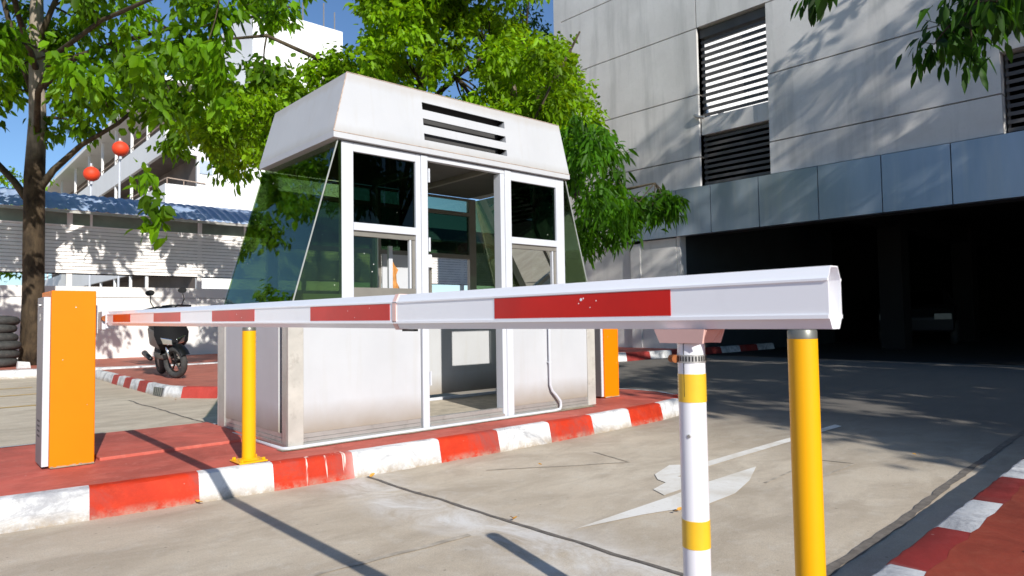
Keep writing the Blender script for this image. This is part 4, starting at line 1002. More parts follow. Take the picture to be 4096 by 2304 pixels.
def tree(name, label, cat, trunk, trad, limbs, clumps, leaf, mat, bmat, dens=60, group=None, droop=.3, shape='broad', hang=.2, twigs=True, rosette=7, spread=1.0, tn=10, flat=.9, twl=1.35):
    """trunk: points; limbs: list of (points, r0, r1); clumps: (x,y,z,rx,rz,weight)"""
    T_ = thing(name, trunk[0], label, cat, group)
    MB().tube(trunk, trad, 14).build('trunk', bmat, T_, smooth=True)
    lm = MB(); nodes = []
    for pts, r0, r1 in limbs:
        k = len(pts); lm.tube(pts, [r0+(r1-r0)*i/(k-1) for i in range(k)], tn); nodes += [(Vector(p), r0+(r1-r0)*i/(k-1)) for i, p in enumerate(pts)]
    nodes += [(Vector(p), q) for p, q in zip(trunk, trad)][len(trunk)//2:]
    PP = []; DD = []; TT = []
    for c in clumps:
        x, y, z, rx, rz, wgt = c; cc = Vector((x, y, z))
        nd, nr = min(nodes, key=lambda q: (q[0]-cc).length - .3*q[1])
        joined = twigs and (nd-cc).length < twl
        if joined:
            r0 = min(nr*.5, .05); lm.tube(curve(nd, cc, .06, .12), [r0*(1-.8*i/6)+.004 for i in range(7)], 5)
        nt_ = max(3, int(dens*wgt*rx*rx*rz))
        u_ = unit(rng.normal(size=(nt_, 3))); rad = rng.random(nt_)**(1/2.2)
        C0 = np.array([x, y, z]) + u_*rad[:, None]*np.array([[rx, rx, rz]])
        if joined:
            for i in range(0, nt_, 3):
                lm.tube([cc, Vector(C0[i])], [.006, .003], 3, cap=False)
        out = unit(u_ + np.array([[0, 0, .1]])); tone_ = rng.random()
        for i in range(nt_):
            a0 = rng.random()*6.28; m_ = rosette + rng.integers(-2, 3); ax = out[i]
            th = a0 + np.arange(m_)*2.4
            e1 = np.cross(ax, [0, 0, 1.0]); e1 /= (np.linalg.norm(e1)+1e-6); e2 = np.cross(ax, e1)
            d = ax[None]*.7 + (np.cos(th)[:, None]*e1 + np.sin(th)[:, None]*e2)*spread + np.array([[0, 0, -hang*2]]) + rng.normal(size=(m_, 3))*.42
            PP.append(C0[i][None] - ax[None]*np.linspace(0, leaf[0]*1.6, m_)[:, None] + rng.normal(size=(m_, 3))*leaf[0]*.4); DD.append(d); TT.append(np.full(m_, tone_ + rng.normal()*.15))
    lm.build('branches', MT['twig'], T_, smooth=True)
    PP = np.concatenate(PP); DD = np.concatenate(DD); n = len(PP)
    sc = rng.uniform(.7, 1.2, n)
    o = leaf_mesh('foliage', PP, DD, leaf[0]*sc, leaf[1]*sc*rng.uniform(.85, 1.15, n), mat, T_, droop, shape, flat, np.clip(np.concatenate(TT), 0, 1))
    return T_, n
def scatter(n, lo, hi, r, w=1.0, seed=0, keep=None):
    g = np.random.default_rng(seed); out = []
    for _ in range(n*6):
        if len(out) >= n: break
        p = [g.uniform(lo[i], hi[i]) for i in range(3)]
        if keep and not keep(*p): continue
        q = g.uniform(.75, 1.25)*r; out.append((*p, q, q*.7, w))
    return out

CL_LEFT = [[-0.24,21.15,10.31,0.62,0.45,1],[-0.12,17.96,7.71,0.5,0.36,1],[4.0,13.29,9.15,0.61,0.44,1],[2.5,18.23,7.53,0.74,0.53,1],[1.34,18.88,7.0,0.54,0.39,1],[1.48,19.06,6.43,0.52,0.37,1],[2.68,19.54,6.69,0.48,0.35,1],[5.03,13.35,7.84,0.49,0.36,1],[4.84,17.32,10.1,0.53,0.38,1],[3.29,16.22,8.35,0.51,0.37,1],[0.58,20.17,6.49,0.62,0.45,1],[6.61,15.5,10.62,0.5,0.36,1],[-0.18,15.33,7.98,0.71,0.51,1],[0.08,17.86,8.59,0.7,0.51,1],[4.45,15.69,10.94,0.56,0.4,1],[3.63,16.58,6.73,0.61,0.44,1],[3.02,15.22,9.15,0.49,0.35,1],[2.94,18.18,8.0,0.57,0.41,1],[2.32,19.99,9.65,0.57,0.41,1],[1.6,16.4,8.2,0.48,0.34,1],[4.81,13.51,8.71,0.55,0.4,1],[0.94,15.47,6.32,0.64,0.46,1],[3.1,14.59,9.47,0.57,0.41,1],[3.33,11.71,8.24,0.6,0.43,1],[1.86,14.83,5.82,0.51,0.37,1],[4.55,10.46,7.33,0.53,0.38,1],[1.57,16.93,9.19,0.73,0.53,1],[0.1,19.62,8.52,0.72,0.52,1],[1.83,13.96,4.57,0.65,0.47,1],[2.22,18.01,9.64,0.54,0.39,1],[1.83,16.51,5.67,0.69,0.49,1],[2.67,15.01,9.15,0.71,0.51,1],[4.71,14.55,6.29,0.65,0.47,1],[5.44,13.76,6.25,0.62,0.45,1],[4.16,15.96,9.06,0.63,0.46,1],[3.45,10.33,5.74,0.61,0.44,1],[1.32,12.8,4.83,0.71,0.51,1],[4.71,11.57,7.01,0.56,0.41,1],[3.72,14.51,9.32,0.65,0.47,1],[4.85,16.59,11.87,0.58,0.42,1],[1.98,14.17,6.22,0.72,0.52,1],[0.57,14.31,5.99,0.63,0.46,1],[5.11,12.57,8.73,0.66,0.48,1],[4.65,15.28,8.08,0.65,0.47,1],[1.76,17.34,6.62,0.66,0.47,1],[2.64,15.01,8.06,0.73,0.52,1],[0.36,12.85,7.26,0.71,0.51,1],[3.96,17.7,8.51,0.51,0.37,1],[6.17,15.58,8.57,0.69,0.5,1],[5.84,13.94,7.63,0.62,0.45,1],[0.67,21.69,8.82,0.72,0.52,1],[0.29,22.5,6.67,0.61,0.44,1],[2.22,19.35,8.39,0.67,0.49,1],[-0.43,21.96,10.79,0.6,0.43,1],[4.09,15.89,5.91,0.67,0.48,1],[2.46,12.71,7.62,0.75,0.54,1],[-0.4,16.73,7.35,0.59,0.42,1],[4.5,12.96,8.96,0.63,0.46,1],[0.59,13.14,5.08,0.52,0.38,1],[1.46,18.94,9.82,0.63,0.45,1],[4.88,11.76,5.45,0.55,0.39,1],[0.06,18.96,9.41,0.67,0.48,1],[1.46,19.69,9.51,0.74,0.53,1],[-0.27,20.69,11.3,0.6,0.43,1],[2.49,18.48,7.28,0.47,0.34,1],[0.94,14.36,5.87,0.61,0.44,1],[6.45,15.55,8.32,0.5,0.36,1],[4.46,11.14,8.24,0.67,0.48,1],[0.98,13.01,7.74,0.69,0.5,1],[2.1,19.68,10.88,0.69,0.49,1],[2.14,11.85,7.82,0.63,0.45,1],[4.87,16.18,7.21,0.54,0.39,1],[1.64,15.27,8.24,0.53,0.38,1],[4.16,11.37,8.1,0.66,0.48,1],[2.47,20.48,10.2,0.72,0.52,1],[0.7,17.25,9.45,0.62,0.45,1],[1.79,18.28,7.33,0.69,0.5,1],[-0.5,21.14,11.09,0.56,0.4,1],[2.21,13.2,6.56,0.46,0.33,1],[0.48,16.19,4.77,0.58,0.41,1],[2.82,16.24,8.23,0.63,0.45,1],[1.68,15.19,9.55,0.69,0.5,1],[3.97,17.26,9.69,0.46,0.33,1],[0.42,13.31,4.44,0.49,0.35,1],[2.85,16.5,6.25,0.46,0.33,1],[1.06,15.72,5.65,0.51,0.37,1],[3.66,14.65,9.64,0.53,0.38,1],[0.34,19.78,10.84,0.47,0.34,1],[3.64,16.33,10.49,0.68,0.49,1],[5.37,12.15,7.51,0.57,0.41,1],[3.27,11.46,4.56,0.55,0.39,1],[-0.47,20.7,10.04,0.73,0.53,1],[3.11,18.02,9.36,0.71,0.51,1],[0.2,14.44,6.05,0.5,0.36,1],[3.34,17.99,10.14,0.56,0.4,1],[0.43,15.39,5.84,0.47,0.34,1],[4.57,15.22,10.91,0.47,0.34,1],[3.14,16.77,5.89,0.74,0.53,1],[3.0,18.74,5.85,0.63,0.45,1],[2.93,16.87,8.28,0.51,0.37,1],[2.04,14.41,5.84,0.52,0.37,1],[0.0,21.93,6.4,0.7,0.5,1],[3.13,10.96,5.28,0.71,0.51,1],[2.0,12.61,5.09,0.67,0.49,1],[3.71,14.66,8.96,0.48,0.34,1],[0.93,13.88,7.27,0.57,0.41,1],[-0.35,16.58,9.46,0.75,0.54,1],[3.54,11.93,6.62,0.49,0.35,1],[2.5,19.13,7.33,0.59,0.42,1],[2.53,16.52,9.81,0.46,0.33,1],[2.4,15.59,9.3,0.5,0.36,1],[0.08,16.03,6.68,0.47,0.34,1],[3.9,11.63,8.84,0.54,0.39,1],[3.44,15.67,7.62,0.47,0.34,1],[1.33,19.17,10.57,0.66,0.47,1],[2.27,20.53,7.57,0.6,0.43,1],[0.14,13.22,5.24,0.7,0.5,1],[1.14,13.48,8.12,0.7,0.5,1],[6.93,16.65,11.43,0.71,0.51,1],[0.54,15.26,8.29,0.71,0.51,1],[2.49,14.2,6.69,0.54,0.39,1],[-0.18,21.51,8.5,0.71,0.51,1],[2.45,10.94,4.05,0.3,0.21,1],[3.34,9.53,4.08,0.29,0.21,1],[2.59,9.08,4.53,0.3,0.21,1],[2.45,10.32,4.45,0.29,0.21,1],[2.29,9.45,4.34,0.3,0.22,1],[2.93,9.12,4.57,0.24,0.17,1],[3.09,10.18,4.71,0.25,0.18,1],[3.17,10.28,4.3,0.31,0.22,1],[3.16,9.7,4.53,0.23,0.17,1],[3.17,10.26,4.64,0.23,0.16,1],[2.55,9.75,3.87,0.28,0.2,1],[2.47,9.63,4.65,0.33,0.23,1],[2.97,8.87,4.59,0.33,0.24,1],[2.55,10.23,3.97,0.32,0.23,1],[2.24,10.11,4.67,0.25,0.18,1],[3.01,9.75,4.71,0.31,0.22,1]]
